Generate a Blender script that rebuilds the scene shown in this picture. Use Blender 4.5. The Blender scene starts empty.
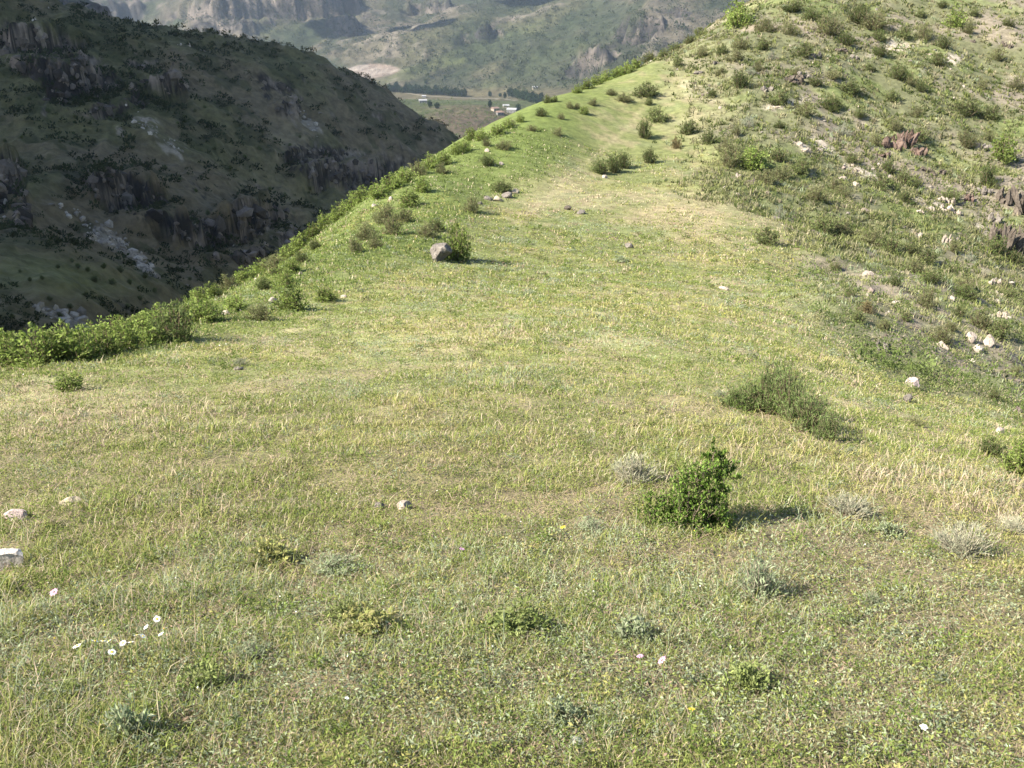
import bpy, math, random
import numpy as np
from mathutils import Vector, Matrix

SEED = 11
random.seed(SEED)
rng = np.random.default_rng(SEED)
scene = bpy.context.scene
COL = scene.collection
R = math.radians

# ------------------------------------------------------------------ camera
F = 995.0
PITCH = R(20.1)
cam_d = bpy.data.cameras.new('camera')
cam_d.sensor_width = 36.0
cam_d.lens = F / 1024 * 36
cam_d.clip_start = 0.05
cam_d.clip_end = 30000
cam = bpy.data.objects.new('camera', cam_d)
COL.objects.link(cam)
cam.location = (0, 0, 0)
cam.rotation_euler = (R(90) - PITCH, 0, 0)
scene.camera = cam
CP, SP = math.cos(PITCH), math.sin(PITCH)


def ray(px, py):
    u = (np.asarray(px, float) - 512) / F
    v = (384 - np.asarray(py, float)) / F
    return np.stack([u, CP + v * SP, v * CP - SP], -1)


def at_depth(px, py, Y):
    d = ray(px, py)
    return d * (np.asarray(Y, float) / d[..., 1])[..., None]


def to_px(p):
    p = np.asarray(p, float)
    f = p[..., 1] * CP - p[..., 2] * SP
    up = p[..., 1] * SP + p[..., 2] * CP
    return 512 + F * p[..., 0] / f, 384 - F * up / f


# ------------------------------------------------------------------ noise
def _hash(ix, iy, seed):
    h = (ix.astype(np.int64) * 374761393 + iy.astype(np.int64) * 668265263 + seed * 974711) & 0xFFFFFFFF
    h = ((h ^ (h >> 13)) * 1274126177) & 0xFFFFFFFF
    h = (h ^ (h >> 16)) & 0xFFFFFFFF
    return h / 4294967295.0


def vnoise(x, y, seed=0):
    x = np.asarray(x, float); y = np.asarray(y, float)
    ix = np.floor(x); iy = np.floor(y)
    fx = x - ix; fy = y - iy
    fx = fx * fx * fx * (fx * (fx * 6 - 15) + 10); fy = fy * fy * fy * (fy * (fy * 6 - 15) + 10)
    a = _hash(ix, iy, seed); b = _hash(ix + 1, iy, seed)
    c = _hash(ix, iy + 1, seed); d = _hash(ix + 1, iy + 1, seed)
    return (a + (b - a) * fx) * (1 - fy) + (c + (d - c) * fx) * fy


def fbm(x, y, wl, octv=4, seed=0, gain=0.5):
    """about -1..1; wl = longest wavelength"""
    s = 0; amp = 1; tot = 0; f = 1.0 / wl
    for o in range(octv):
        c, sn = math.cos(o * 1.1), math.sin(o * 1.1)
        s = s + amp * (2 * vnoise((x * c - y * sn) * f, (x * sn + y * c) * f, seed + o * 17) - 1)
        tot += amp; amp *= gain; f *= 2.03
    return s / tot * 1.6


def ridged(x, y, wl, octv=4, seed=0, gain=0.5):
    s = 0; amp = 1; tot = 0; f = 1.0 / wl
    for o in range(octv):
        s = s + amp * (1 - np.abs(2 * vnoise(x * f + o * 3.7, y * f - o * 1.3, seed + o * 31) - 1) * 2)
        tot += amp; amp *= gain; f *= 2.07
    return s / tot


def sstep(a, b, x):
    t = np.clip((x - a) / (b - a), 0, 1)
    return t * t * (3 - 2 * t)


def mix(a, b, t):
    t = np.asarray(t)[..., None]
    return np.asarray(a) * (1 - t) + np.asarray(b) * t


# ------------------------------------------------------------------ mesh helpers
def mesh_np(name, V, loops, starts, totals, color=None, smooth=False):
    me = bpy.data.meshes.new(name)
    V = np.ascontiguousarray(V, np.float32)
    me.vertices.add(len(V)); me.vertices.foreach_set('co', V.ravel())
    loops = np.ascontiguousarray(loops, np.int32)
    me.loops.add(len(loops)); me.loops.foreach_set('vertex_index', loops)
    me.polygons.add(len(starts))
    me.polygons.foreach_set('loop_start', np.ascontiguousarray(starts, np.int32))
    if color is not None:
        c = np.ones((len(V), 4), np.float32); c[:, :3] = color
        a = me.color_attributes.new('Col', 'FLOAT_COLOR', 'POINT')
        a.data.foreach_set('color', c.ravel())
    me.update(calc_edges=True)
    me.polygons.foreach_set('use_smooth', np.full(len(starts), smooth))
    me.update()
    return me


def mesh_faces(name, V, Fc, color=None, smooth=False):
    """Fc: (n,k) int array, one k for all"""
    Fc = np.asarray(Fc, np.int32)
    n, k = Fc.shape
    return mesh_np(name, V, Fc.ravel(), np.arange(n) * k, np.full(n, k), color, smooth)


def link(name, me, mat=None, parent=None):
    o = bpy.data.objects.new(name, me)
    COL.objects.link(o)
    if mat is not None and not me.materials:
        me.materials.append(mat)
    if parent is not None:
        o.parent = parent
    return o


def empty(name, loc, rz=0.0):
    o = bpy.data.objects.new(name, None)
    COL.objects.link(o)
    o.empty_display_size = 0.1
    o.location = loc; o.rotation_euler = (0, 0, rz)
    return o


def tag(o, label=None, cat=None, group=None, kind=None):
    if label: o['label'] = label
    if cat: o['category'] = cat
    if group: o['group'] = group
    if kind: o['kind'] = kind
    return o


def copy_tree(o, parent=None):
    c = o.copy(); COL.objects.link(c)
    if parent is not None:
        c.parent = parent
    for ch in o.children:
        copy_tree(ch, c)
    return c


# ------------------------------------------------------------------ materials
def new_mat(name):
    m = bpy.data.materials.new(name); m.use_nodes = True
    nt = m.node_tree; nt.nodes.clear()
    out = nt.nodes.new('ShaderNodeOutputMaterial')
    return m, nt, out


def N(nt, t, **kw):
    n = nt.nodes.new(t)
    for k, v in kw.items():
        if k.startswith('_'):
            setattr(n, k[1:], v)
        else:
            n.inputs[k].default_value = v
    return n


def mat_ground(name, scale, var=0.35, bump=0.3, bscale=None, bdist=0.05, two=None):
    """vertex colour x two octaves of procedural variation, with bump"""
    m, nt, out = new_mat(name)
    L = nt.links.new
    at = N(nt, 'ShaderNodeAttribute', _attribute_name='Col')
    tc = N(nt, 'ShaderNodeTexCoord')
    n1 = N(nt, 'ShaderNodeTexNoise', Scale=scale, Detail=8.0, Roughness=0.65)
    L(tc.outputs['Object'], n1.inputs['Vector'])
    mr = N(nt, 'ShaderNodeMapRange'); mr.inputs['From Min'].default_value = 0.3; mr.inputs['From Max'].default_value = 0.7
    mr.inputs['To Min'].default_value = 1 - var; mr.inputs['To Max'].default_value = 1 + var
    L(n1.outputs['Fac'], mr.inputs['Value'])
    mul = N(nt, 'ShaderNodeVectorMath', _operation='MULTIPLY')
    L(at.outputs['Color'], mul.inputs[0]); L(mr.outputs['Result'], mul.inputs[1])
    col = mul.outputs['Vector']
    if two is not None:
        n2 = N(nt, 'ShaderNodeTexNoise', Scale=scale * 0.37, Detail=5.0, Roughness=0.6)
        L(tc.outputs['Object'], n2.inputs['Vector'])
        mr2 = N(nt, 'ShaderNodeMapRange'); mr2.inputs['From Min'].default_value = 0.5; mr2.inputs['From Max'].default_value = 0.66
        mr2.inputs['To Min'].default_value = 0; mr2.inputs['To Max'].default_value = two[1]
        L(n2.outputs['Fac'], mr2.inputs['Value'])
        mx = N(nt, 'ShaderNodeMix', _data_type='RGBA')
        L(mr2.outputs['Result'], mx.inputs['Factor']); L(col, mx.inputs['A']); mx.inputs['B'].default_value = (*two[0], 1)
        col = mx.outputs['Result']
    b = N(nt, 'ShaderNodeBsdfPrincipled', Roughness=0.95)
    b.inputs['Specular IOR Level'].default_value = 0.1
    L(col, b.inputs['Base Color'])
    nb = N(nt, 'ShaderNodeTexNoise', Scale=bscale or scale * 2, Detail=6.0, Roughness=0.7)
    L(tc.outputs['Object'], nb.inputs['Vector'])
    bp = N(nt, 'ShaderNodeBump', Strength=bump, Distance=bdist)
    L(nb.outputs['Fac'], bp.inputs['Height']); L(bp.outputs['Normal'], b.inputs['Normal'])
    L(b.outputs['BSDF'], out.inputs['Surface'])
    return m


def mat_leaf(name, trans=0.35, per_object=0.25, tint=(1, 1, 1)):
    """leaves: vertex colour, per-plant brightness, diffuse + translucent"""
    m, nt, out = new_mat(name)
    L = nt.links.new
    at = N(nt, 'ShaderNodeAttribute', _attribute_name='Col')
    oi = N(nt, 'ShaderNodeObjectInfo')
    mr = N(nt, 'ShaderNodeMapRange'); mr.inputs['To Min'].default_value = 1 - per_object; mr.inputs['To Max'].default_value = 1 + per_object
    L(oi.outputs['Random'], mr.inputs['Value'])
    mul = N(nt, 'ShaderNodeVectorMath', _operation='MULTIPLY')
    L(at.outputs['Color'], mul.inputs[0]); L(mr.outputs['Result'], mul.inputs[1])
    m2 = N(nt, 'ShaderNodeVectorMath', _operation='MULTIPLY'); m2.inputs[1].default_value = tint
    L(mul.outputs['Vector'], m2.inputs[0])
    d = N(nt, 'ShaderNodeBsdfDiffuse'); t = N(nt, 'ShaderNodeBsdfTranslucent')
    L(m2.outputs['Vector'], d.inputs['Color']); L(m2.outputs['Vector'], t.inputs['Color'])
    mx = N(nt, 'ShaderNodeMixShader'); mx.inputs[0].default_value = trans
    L(d.outputs[0], mx.inputs[1]); L(t.outputs[0], mx.inputs[2])
    L(mx.outputs[0], out.inputs['Surface'])
    return m


def mat_rock(name, c1, c2, c3, scale=6.0, bump=0.6, lichen=0.5):
    m, nt, out = new_mat(name)
    L = nt.links.new
    tc = N(nt, 'ShaderNodeTexCoord')
    n1 = N(nt, 'ShaderNodeTexNoise', Scale=scale, Detail=8.0, Roughness=0.7)
    n2 = N(nt, 'ShaderNodeTexNoise', Scale=scale * 2.3, Detail=6.0, Roughness=0.75)
    vo = N(nt, 'ShaderNodeTexVoronoi', _feature='DISTANCE_TO_EDGE', Scale=scale * 0.7)
    for n in (n1, n2, vo): L(tc.outputs['Object'], n.inputs['Vector'])
    cr = N(nt, 'ShaderNodeValToRGB')
    cr.color_ramp.elements[0].position = 0.35; cr.color_ramp.elements[0].color = (*c1, 1)
    cr.color_ramp.elements[1].position = 0.65; cr.color_ramp.elements[1].color = (*c2, 1)
    L(n1.outputs['Fac'], cr.inputs['Fac'])
    mr = N(nt, 'ShaderNodeMapRange'); mr.inputs['From Min'].default_value = 0.52; mr.inputs['From Max'].default_value = 0.6
    mr.inputs['To Max'].default_value = lichen
    L(n2.outputs['Fac'], mr.inputs['Value'])
    mx = N(nt, 'ShaderNodeMix', _data_type='RGBA'); mx.inputs['B'].default_value = (*c3, 1)
    L(mr.outputs['Result'], mx.inputs['Factor']); L(cr.outputs['Color'], mx.inputs['A'])
    b = N(nt, 'ShaderNodeBsdfPrincipled', Roughness=0.9); b.inputs['Specular IOR Level'].default_value = 0.2
    L(mx.outputs['Result'], b.inputs['Base Color'])
    ad = N(nt, 'ShaderNodeMath', _operation='MINIMUM'); ad.inputs[1].default_value = 0.12
    L(vo.outputs['Distance'], ad.inputs[0])
    a2 = N(nt, 'ShaderNodeMath', _operation='MULTIPLY_ADD'); a2.inputs[1].default_value = 2.0
    L(ad.outputs[0], a2.inputs[0]); L(n2.outputs['Fac'], a2.inputs[2])
    bp = N(nt, 'ShaderNodeBump', Strength=bump, Distance=0.05)
    L(a2.outputs[0], bp.inputs['Height']); L(bp.outputs['Normal'], b.inputs['Normal'])
    L(b.outputs['BSDF'], out.inputs['Surface'])
    return m


def mat_plain(name, c, rough=0.8, var=0.12, scale=8.0):
    m, nt, out = new_mat(name)
    L = nt.links.new
    tc = N(nt, 'ShaderNodeTexCoord'); n1 = N(nt, 'ShaderNodeTexNoise', Scale=scale, Detail=4.0)
    L(tc.outputs['Object'], n1.inputs['Vector'])
    mr = N(nt, 'ShaderNodeMapRange'); mr.inputs['From Min'].default_value = 0.3; mr.inputs['From Max'].default_value = 0.7
    mr.inputs['To Min'].default_value = 1 - var; mr.inputs['To Max'].default_value = 1 + var
    L(n1.outputs['Fac'], mr.inputs['Value'])
    mul = N(nt, 'ShaderNodeVectorMath', _operation='MULTIPLY'); mul.inputs[0].default_value = c
    L(mr.outputs['Result'], mul.inputs[1])
    b = N(nt, 'ShaderNodeBsdfPrincipled', Roughness=rough); b.inputs['Specular IOR Level'].default_value = 0.2
    L(mul.outputs['Vector'], b.inputs['Base Color']); L(b.outputs['BSDF'], out.inputs['Surface'])
    return m


def ico(sub):
    import bmesh
    bm = bmesh.new(); bmesh.ops.create_icosphere(bm, subdivisions=sub, radius=1)
    bm.verts.ensure_lookup_table()
    V = np.array([v.co for v in bm.verts]); Fc = np.array([[v.index for v in f.verts] for f in bm.faces])
    bm.free(); return V, Fc


# ------------------------------------------------------------------ terrain fitting
class Surf:
    """height over polar coordinates about the viewpoint: z = z0 + r * g(azimuth, ln r), g a thin plate spline through surveyed points"""

    def __init__(self, pts, z0, ksc, smooth=1e-4):
        P = np.asarray(pts, float)
        self.z0, self.k = z0, ksc
        r = np.hypot(P[:, 0], P[:, 1])
        X = np.stack([np.arctan2(P[:, 0], P[:, 1]), ksc * np.log(r)], 1)
        g = (P[:, 2] - z0) / r
        n = len(X)
        K = self._u(X[:, None] - X[None]) + smooth * np.eye(n)
        A = np.zeros((n + 3, n + 3)); A[:n, :n] = K
        A[:n, n] = 1; A[:n, n + 1:] = X; A[n:, :n] = A[:n, n:].T
        self.w = np.linalg.solve(A, np.concatenate([g, np.zeros(3)])); self.X = X

    @staticmethod
    def _u(d):
        q = (d ** 2).sum(-1)
        return 0.5 * q * np.log(q + 1e-12)

    def __call__(self, x, y):
        x = np.asarray(x, float); y = np.asarray(y, float)
        sh = x.shape
        x = x.ravel(); y = y.ravel()
        r = np.maximum(np.hypot(x, y), 0.05)
        Q = np.stack([np.arctan2(x, y), self.k * np.log(r)], 1)
        g = np.empty(len(Q))
        for i in range(0, len(Q), 40000):
            q = Q[i:i + 40000]
            g[i:i + 40000] = self._u(q[:, None] - self.X[None]) @ self.w[:-3] + self.w[-3] + q @ self.w[-2:]
        return (self.z0 + r * g).reshape(sh)


class Grid:
    """polar mesh grid with bilinear height look-up"""

    def __init__(self, a0, a1, na, r0, r1, nr, fn):
        self.a = np.linspace(a0, a1, na); self.lr = np.linspace(math.log(r0), math.log(r1), nr)
        A, LR = np.meshgrid(self.a, self.lr, indexing='ij')
        rr = np.exp(LR)
        self.x, self.y = rr * np.sin(A), rr * np.cos(A)
        self.z = fn(self.x, self.y)

    def h(self, x, y):
        a = np.arctan2(x, y); lr = np.log(np.maximum(np.hypot(x, y), 1e-3))
        fa = np.clip((a - self.a[0]) / (self.a[1] - self.a[0]), 0, len(self.a) - 1.001)
        fr = np.clip((lr - self.lr[0]) / (self.lr[1] - self.lr[0]), 0, len(self.lr) - 1.001)
        i = fa.astype(int); j = fr.astype(int); u = fa - i; v = fr - j
        z = self.z
        return (z[i, j] * (1 - u) + z[i + 1, j] * u) * (1 - v) + (z[i, j + 1] * (1 - u) + z[i + 1, j + 1] * u) * v

    def hit(self, px, py):
        """where the line of sight through a surveyed direction meets the surface (nan if it does not)"""
        d = ray(px, py); d = d / np.hypot(d[..., 0], d[..., 1])[..., None]
        rs = np.exp(np.linspace(self.lr[0] + 0.01, self.lr[-1] - 0.01, 1500))
        p = d[..., None, :] * rs[:, None]
        below = p[..., 2] < self.h(p[..., 0], p[..., 1])
        k = np.argmax(below, -1)
        ok = below.any(-1) & (k > 0)
        lo = rs[np.maximum(k - 1, 0)]; hi = rs[k]
        for _ in range(18):
            m = 0.5 * (lo + hi); q = d * m[..., None]
            b = q[..., 2] < self.h(q[..., 0], q[..., 1])
            hi = np.where(b, m, hi); lo = np.where(b, lo, m)
        q = d * hi[..., None]
        return np.where(ok[..., None], q, np.nan)

    def mesh(self, name, color):
        na, nr = self.x.shape
        V = np.stack([self.x, self.y, self.z], -1).reshape(-1, 3)
        idx = np.arange(na * nr).reshape(na, nr)
        f = np.stack([idx[:-1, :-1], idx[:-1, 1:], idx[1:, 1:], idx[1:, :-1]], -1).reshape(-1, 4)
        return mesh_faces(name, V, f[:, ::-1], color.reshape(-1, 3), smooth=True)

    def slope(self):
        da = self.a[1] - self.a[0]; dl = self.lr[1] - self.lr[0]
        r = np.hypot(self.x, self.y)
        za, zl = np.gradient(self.z, da, dl)
        return np.hypot(za / r, zl / r)


# ---- the ridge, the saddle and the hill on it
rid = [(512, 768, 2.44), (0, 768, 2.44), (1024, 768, 2.48), (512, 640, 3.4), (0, 640, 3.4), (1024, 640, 3.5), (512, 500, 5.5), (100, 500, 5.5),
       (512, 400, 9), (200, 420, 8), (900, 560, 4.6), (1010, 480, 6.8), (1010, 442, 9.8), (1010, 415, 14.8), (900, 400, 12.4), (900, 370, 17.2), (900, 330, 24.5),
       (512, 330, 16), (300, 340, 15), (512, 300, 23), (740, 380, 11.5), (740, 340, 16.5), (740, 300, 26), (860, 300, 30), (1000, 300, 38),
       (0, 372, 11.5), (100, 347, 14.5), (200, 312, 19), (300, 264, 30), (400, 192, 46), (450, 157, 55), (520, 116, 66), (560, 98, 72), (640, 72, 82), (740, 22, 92),
       (300, 300, 22), (400, 240, 35), (440, 262, 31), (500, 230, 40), (560, 190, 50), (600, 150, 61), (650, 110, 72), (700, 60, 83), (480, 180, 50),
       (740, 200, 50), (740, 120, 68), (860, 200, 56), (860, 100, 76), (860, 0, 100), (1000, 200, 62), (1000, 100, 82), (1000, 0, 105), (800, 0, 97), (1000, 350, 27)]
rid = [at_depth(*p) for p in rid]
rid += [(0, 1.0, -1.85), (-1.2, 1.0, -1.85), (1.2, 1.0, -1.86), (-2, .6, -1.75), (2, .6, -1.78), (-6, 3, -2.6), (7, 3, -2.7), (14, 6, -6.5),
        (-14, 12, -7.2), (-24, 14, -15), (-20, 24, -13), (-30, 40, -27), (-45, 70, -45), (-60, 100, -52), (-16, 42, -15.5), (-30, 62, -32), (-17, 72, -21),
        (-34, 100, -45), (-6, 96, -19), (-20, 130, -42), (-2, 130, -32), (10, 112, -11), (-45, 200, -75), (0, 200, -60), (20, 150, -15), (38, 170, 2),
        (24, 14, -15), (40, 30, -24), (52, 55, -21), (64, 80, -8), (80, 120, 8), (60, 150, 16), (60, 220, 10), (110, 180, 15)]
S_rid = Surf(rid, -1.65, 0.4)


def hillness(x, y):
    """0 on the smooth grassy saddle and left flank, 1 on the rough stony hillside"""
    px, py = to_px(np.stack([x, y, S_rid(x, y)], -1))
    edge = np.interp(py, [-200, 0, 60, 130, 200, 250, 300, 340, 400, 440], [720, 720, 690, 712, 735, 770, 800, 850, 930, 1040])
    return sstep(-45, 45, px - edge + 50 * fbm(x, y, 14, 3, 5)) * sstep(8, 22, y)


def ridge_z(x, y):
    r = np.hypot(x, y)
    z = S_rid(x, y)
    hl = hillness(x, y)
    z = z + 0.035 * fbm(x, y, 1.1, 4, 3) * sstep(0.5, 3, r) + 0.12 * fbm(x, y, 6, 3, 8) * sstep(5, 20, r)
    z = z + hl * (0.55 * fbm(x, y, 9, 5, 21, 0.55) + 0.5 * ridged(x, y, 7, 4, 77) - 0.2)
    # trodden path along the crest
    return z


G_rid = Grid(R(-62), R(62), 760, 0.7, 260, 760, ridge_z)

# ---- the mountain across the gorge
lm = [(60, 2, 390), (-80, -45, 380), (145, 24, 395), (200, 30, 400), (260, 50, 405), (330, 80, 415), (400, 114, 425), (455, 140, 432), (520, 190, 440), (600, 240, 445),
      (0, 100, 300), (100, 100, 318), (200, 120, 330), (300, 140, 355), (380, 160, 385), (0, 45, 345), (100, 50, 352), (200, 70, 362),
      (0, 200, 225), (100, 200, 240), (200, 210, 258), (250, 232, 275), (330, 200, 335), (0, 252, 180), (100, 275, 178), (170, 290, 192), (60, 262, 176),
      (0, 300, 138), (100, 310, 150), (0, 345, 118), (80, 345, 128), (-150, 120, 280), (-150, 250, 170), (-150, 340, 110), (-200, 0, 360), (0, 400, 95), (150, 330, 165), (260, 290, 230), (400, 220, 330)]
lm = [at_depth(*p) for p in lm]
lm += [(-190, 520, -40), (-60, 560, -110), (30, 560, -120), (-330, 480, 40), (-40, 180, -66), (-10, 300, -85), (20, 400, -95), (40, 200, -75), (-50, 85, -50), (-230, 620, -60)]
S_lm = Surf(lm, 0.0, 1.0)


def blob(px, py, cx, cy, rx, ry, rot=0):
    c, s = math.cos(R(rot)), math.sin(R(rot))
    dx, dy = px - cx, py - cy
    u = (dx * c + dy * s) / rx; v = (-dx * s + dy * c) / ry
    return np.exp(-(u * u + v * v) * 1.2)


CLIFF_LM = [(50, 60, 60, 24, 25), (110, 85, 45, 22, 15), (165, 80, 25, 14, 20), (280, 95, 26, 10, 40), (340, 165, 50, 18, 12), (210, 235, 55, 16, 18), (130, 195, 45, 18, 25), (265, 225, 35, 18, 25), (8, 200, 22, 45, 0), (75, 100, 40, 10, 15), (380, 180, 30, 10, 10)]
SCREE_LM = [(150, 128, 26, 10, 42), (175, 148, 22, 9, 40), (120, 130, 12, 6, 40), (75, 215, 30, 9, 30), (105, 235, 34, 13, 35), (140, 262, 22, 7, 40), (310, 125, 16, 6, 40), (300, 113, 18, 3, 5), (320, 170, 16, 8, 10), (40, 30, 12, 4, 60), (60, 315, 30, 8, 10), (80, 330, 20, 8, 20)]


def lm_masks(x, y, z):
    px, py = to_px(np.stack([x, y, z], -1))
    cl = np.zeros_like(x); sc = np.zeros_like(x)
    for b in CLIFF_LM: cl = np.maximum(cl, blob(px, py, *b))
    for b in SCREE_LM: sc = np.maximum(sc, blob(px, py, *b))
    return cl, sc


def terrace(z, T, ph, sharp):
    q = z / T + ph
    f = np.floor(q); t = q - f
    t = sstep(0.5 - sharp, 0.5 + sharp, t)
    return (f + t - ph) * T


def lm_z(x, y):
    z = S_lm(x, y)
    cl, sc = lm_masks(x, y, z)
    r = np.hypot(x, y)
    k = sstep(90, 240, r)
    z1 = z + (4.5 * fbm(x, y, 75, 3, 41) + 5.0 * (ridged(x, y, 46, 5, 55, .6) - 0.45)) * (0.35 + 0.65 * k) + 1.6 * fbm(x, y, 14, 4, 61, .6)
    flute = ridged(x, y, 9, 3, 91)
    flute2 = ridged(x, y, 4.2, 3, 92)
    zt = terrace(z1 + 3.5 * flute + 1.2 * flute2, 10.0, 0.5 * fbm(x, y, 60, 3, 71), 0.2)
    w = sstep(0.22, 0.45, cl + 0.3 * fbm(x, y, 26, 4, 15))
    return z1 * (1 - w) + (zt + 1.6 * flute + 1.0 * flute2) * w


G_lm = Grid(R(-48), R(6), 800, 70, 640, 800, lm_z)

# ---- valley floor and the far mountains
fm = [(380, 80, 2300), (440, 86, 2200), (500, 92, 2100), (560, 88, 2000), (420, 100, 1800), (480, 104, 1700), (540, 112, 1600), (430, 128, 1250), (500, 130, 1250), (460, 108, 1500), (470, 150, 900), (300, 150, 1000), (600, 140, 1000), (700, 140, 900),
      (200, 100, 1900), (300, 80, 2300), (330, 60, 2500), (300, 40, 2700), (340, 25, 2850), (400, 40, 2700), (440, 20, 2850), (400, 0, 3050), (300, 5, 2950), (240, 30, 2750), (240, 0, 2900), (170, 20, 3000), (150, -10, 3300),
      (480, 55, 2350), (540, 40, 2350), (500, 20, 2600), (560, 10, 2600), (480, 10, 2620), (600, 60, 2000), (560, 75, 2000), (620, 40, 2080), (680, 30, 2050), (700, 10, 2150), (640, 15, 2250), (740, 40, 1900), (780, 0, 2100), (640, -10, 2500), (560, -20, 2850), (480, -20, 3000), (400, -30, 3300), (300, -40, 3250), (200, -40, 3200),
      (100, 40, 2500), (60, 0, 3000), (800, -60, 2500), (850, 60, 1500), (1000, 0, 2000)]
fm = [at_depth(*p) for p in fm]
fm += [(-700, 4200, 160), (200, 4200, 190), (900, 4000, 260), (-1700, 3800, 150), (1800, 3200, 260), (-500, 700, -120), (600, 700, -60), (0, 600, -125), (-900, 1400, -60), (1300, 1600, 80)]
S_fm = Surf(fm, 0.0, 1.0)
CLIFF_FM = [(235, 15, 60, 22, -5), (300, 8, 40, 18, 0), (590, 62, 50, 13, -28), (665, 22, 45, 12, -12), (640, 40, 28, 9, -10), (485, 32, 30, 7, -20), (345, 12, 20, 30, 0), (440, 8, 40, 8, -5), (120, 5, 30, 20, 0)]
DARK_FM = [(420, 12, 70, 10, 0), (350, 30, 30, 20, 30)]
PALE_FM = [(372, 71, 30, 7.5, -4), (345, 76, 14, 6, -8)]


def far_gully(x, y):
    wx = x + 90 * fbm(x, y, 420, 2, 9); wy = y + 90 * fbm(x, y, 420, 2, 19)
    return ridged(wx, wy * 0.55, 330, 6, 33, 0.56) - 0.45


def fm_z(x, y):
    z = S_fm(x, y)
    r = np.hypot(x, y)
    px, py = to_px(np.stack([x, y, z], -1))
    mt = sstep(96, 60, py) * sstep(1500, 1900, r)
    cl = np.zeros_like(x)
    for b in CLIFF_FM: cl = np.maximum(cl, blob(px, py, *b))
    q = np.zeros_like(x)
    for b in PALE_FM: q = np.maximum(q, blob(px, py, *b))
    gul = far_gully(x, y)
    z1 = z + mt * (1 - 0.9 * sstep(.2, .6, q)) * (42 * gul + 14 * fbm(x, y, 260, 4, 51))
    z1 = z1 + (1 - mt) * 1.5 * fbm(x, y, 60, 3, 62)
    hil = blob(px, py, 470, 122, 55, 16)
    z1 = z1 + hil * (10 + 5 * ridged(x, y, 60, 3, 66))
    # a nearer rock buttress just showing over the shaded mountain
    be = np.hypot((x + 452 + 14 * fbm(x, y, 50, 3, 151)) / 92, (y - 1010) / 150)
    z1 = z1 + 128 * sstep(1.0, .62, be + .10 * ridged(x, y, 22, 4, 152)) * (1 + .12 * fbm(x, y, 60, 3, 153))
    fl = ridged(x, y * 0.6, 38, 3, 83)
    zt = terrace(z1 + 10 * fl, 62.0, 0.4 * fbm(x, y, 600, 2, 93), 0.14)
    w = sstep(0.35, 0.6, cl + 0.4 * fbm(x, y, 130, 5, 35)) * mt
    return z1 * (1 - w) + (zt + 12 * fl) * w


G_fm = Grid(R(-42), R(42), 700, 560, 4300, 640, fm_z)

# ------------------------------------------------------------------ colours of the ground
SOIL = (.17, .125, .08); LITTER = (.31, .25, .15); GREEN = (.155, .18, .065); YGREEN = (.245, .24, .10); STRAW = (.38, .325, .20)
GREY = (.19, .215, .13)


BARE = []
for px, py, br in [(165, 716, .12), (185, 735, .10), (545, 752, .12), (215, 605, .12), (480, 745, .08), (905, 690, .12), (720, 617, .10), (860, 640, .12), (330, 690, .10), (40, 640, .1), (650, 745, .08)]:
    q = G_rid.hit(np.array([px], float), np.array([py], float))[0]
    BARE.append((q[0], q[1], br))


def meadow_fields(x, y):
    dry = sstep(-.05, .6, fbm(x, y, 7, 4, 101) + .35 * fbm(x, y, 1.3, 3, 102))
    yel = sstep(-.12, .5, fbm(x, y, 4, 4, 103) + .4 * fbm(x, y, .8, 2, 107))
    gry = sstep(.25, .75, fbm(x, y, 1.6, 4, 104) + .25 * fbm(x, y, 9, 2, 105))
    bare = sstep(.28, .65, fbm(x, y, .9, 4, 106))
    for bx_, by_, br_ in BARE:
        bare = np.maximum(bare, sstep(.35, .8, np.exp(-((x - bx_) ** 2 + (y - by_) ** 2) / br_ ** 2) + .3 * fbm(x, y, .15, 3, 109)))
    return dry, yel, gry, bare


def path_mask(x, y, z):
    px, py = to_px(np.stack([x, y, z], -1))
    pts_py = np.array([100, 125, 150, 165, 185, 205, 222, 240]); pts_px = np.array([648, 630, 602, 583, 560, 540, 522, 508])
    cx = np.interp(py, pts_py, pts_px)
    w = np.interp(py, [100, 240], [2.2, 5])
    return np.exp(-((px - cx) / w) ** 2) * sstep(95, 115, py) * sstep(250, 205, py) * (y > 30)


def flank_green(x, y, z):
    """lush green of the left flank"""
    px, py = to_px(np.stack([x, y, z], -1))
    ex = np.interp(py, [0, 60, 110, 160, 200, 240, 280, 320, 370], [700, 660, 600, 545, 500, 440, 370, 290, 120])
    return sstep(40, -50, px - ex + 25 * fbm(x, y, 8, 3, 55)) * sstep(9, 16, y)


gx, gy, gz = G_rid.x, G_rid.y, G_rid.z
dry, yel, gry, bare = meadow_fields(gx, gy)
hl = hillness(gx, gy)
fg = flank_green(gx, gy, gz) * (1 - hl)
pm = path_mask(gx, gy, gz)
near = sstep(14, 5, np.hypot(gx, gy))
c = mix(np.broadcast_to(GREEN, gx.shape + (3,)), YGREEN, .35 + .5 * yel)
c = mix(c, STRAW, .38 * dry)
c = mix(c, GREY, .2 * gry)
c = mix(c, LITTER, .55 * bare)
c = mix(c, (.15, .118, .07), .75 * near)
ch = mix(np.broadcast_to((.105, .107, .056), gx.shape + (3,)), (.165, .14, .104), sstep(-.2, .5, fbm(gx, gy, 6, 5, 111) + .3 * fbm(gx, gy, 1, 3, 112)))
ch = mix(ch, (.115, .14, .045), .7 * sstep(.05, .6, fbm(gx, gy, 4, 4, 113)))
hpx, hpy = to_px(np.stack([gx, gy, gz], -1))
pale = np.zeros_like(gx)
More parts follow.
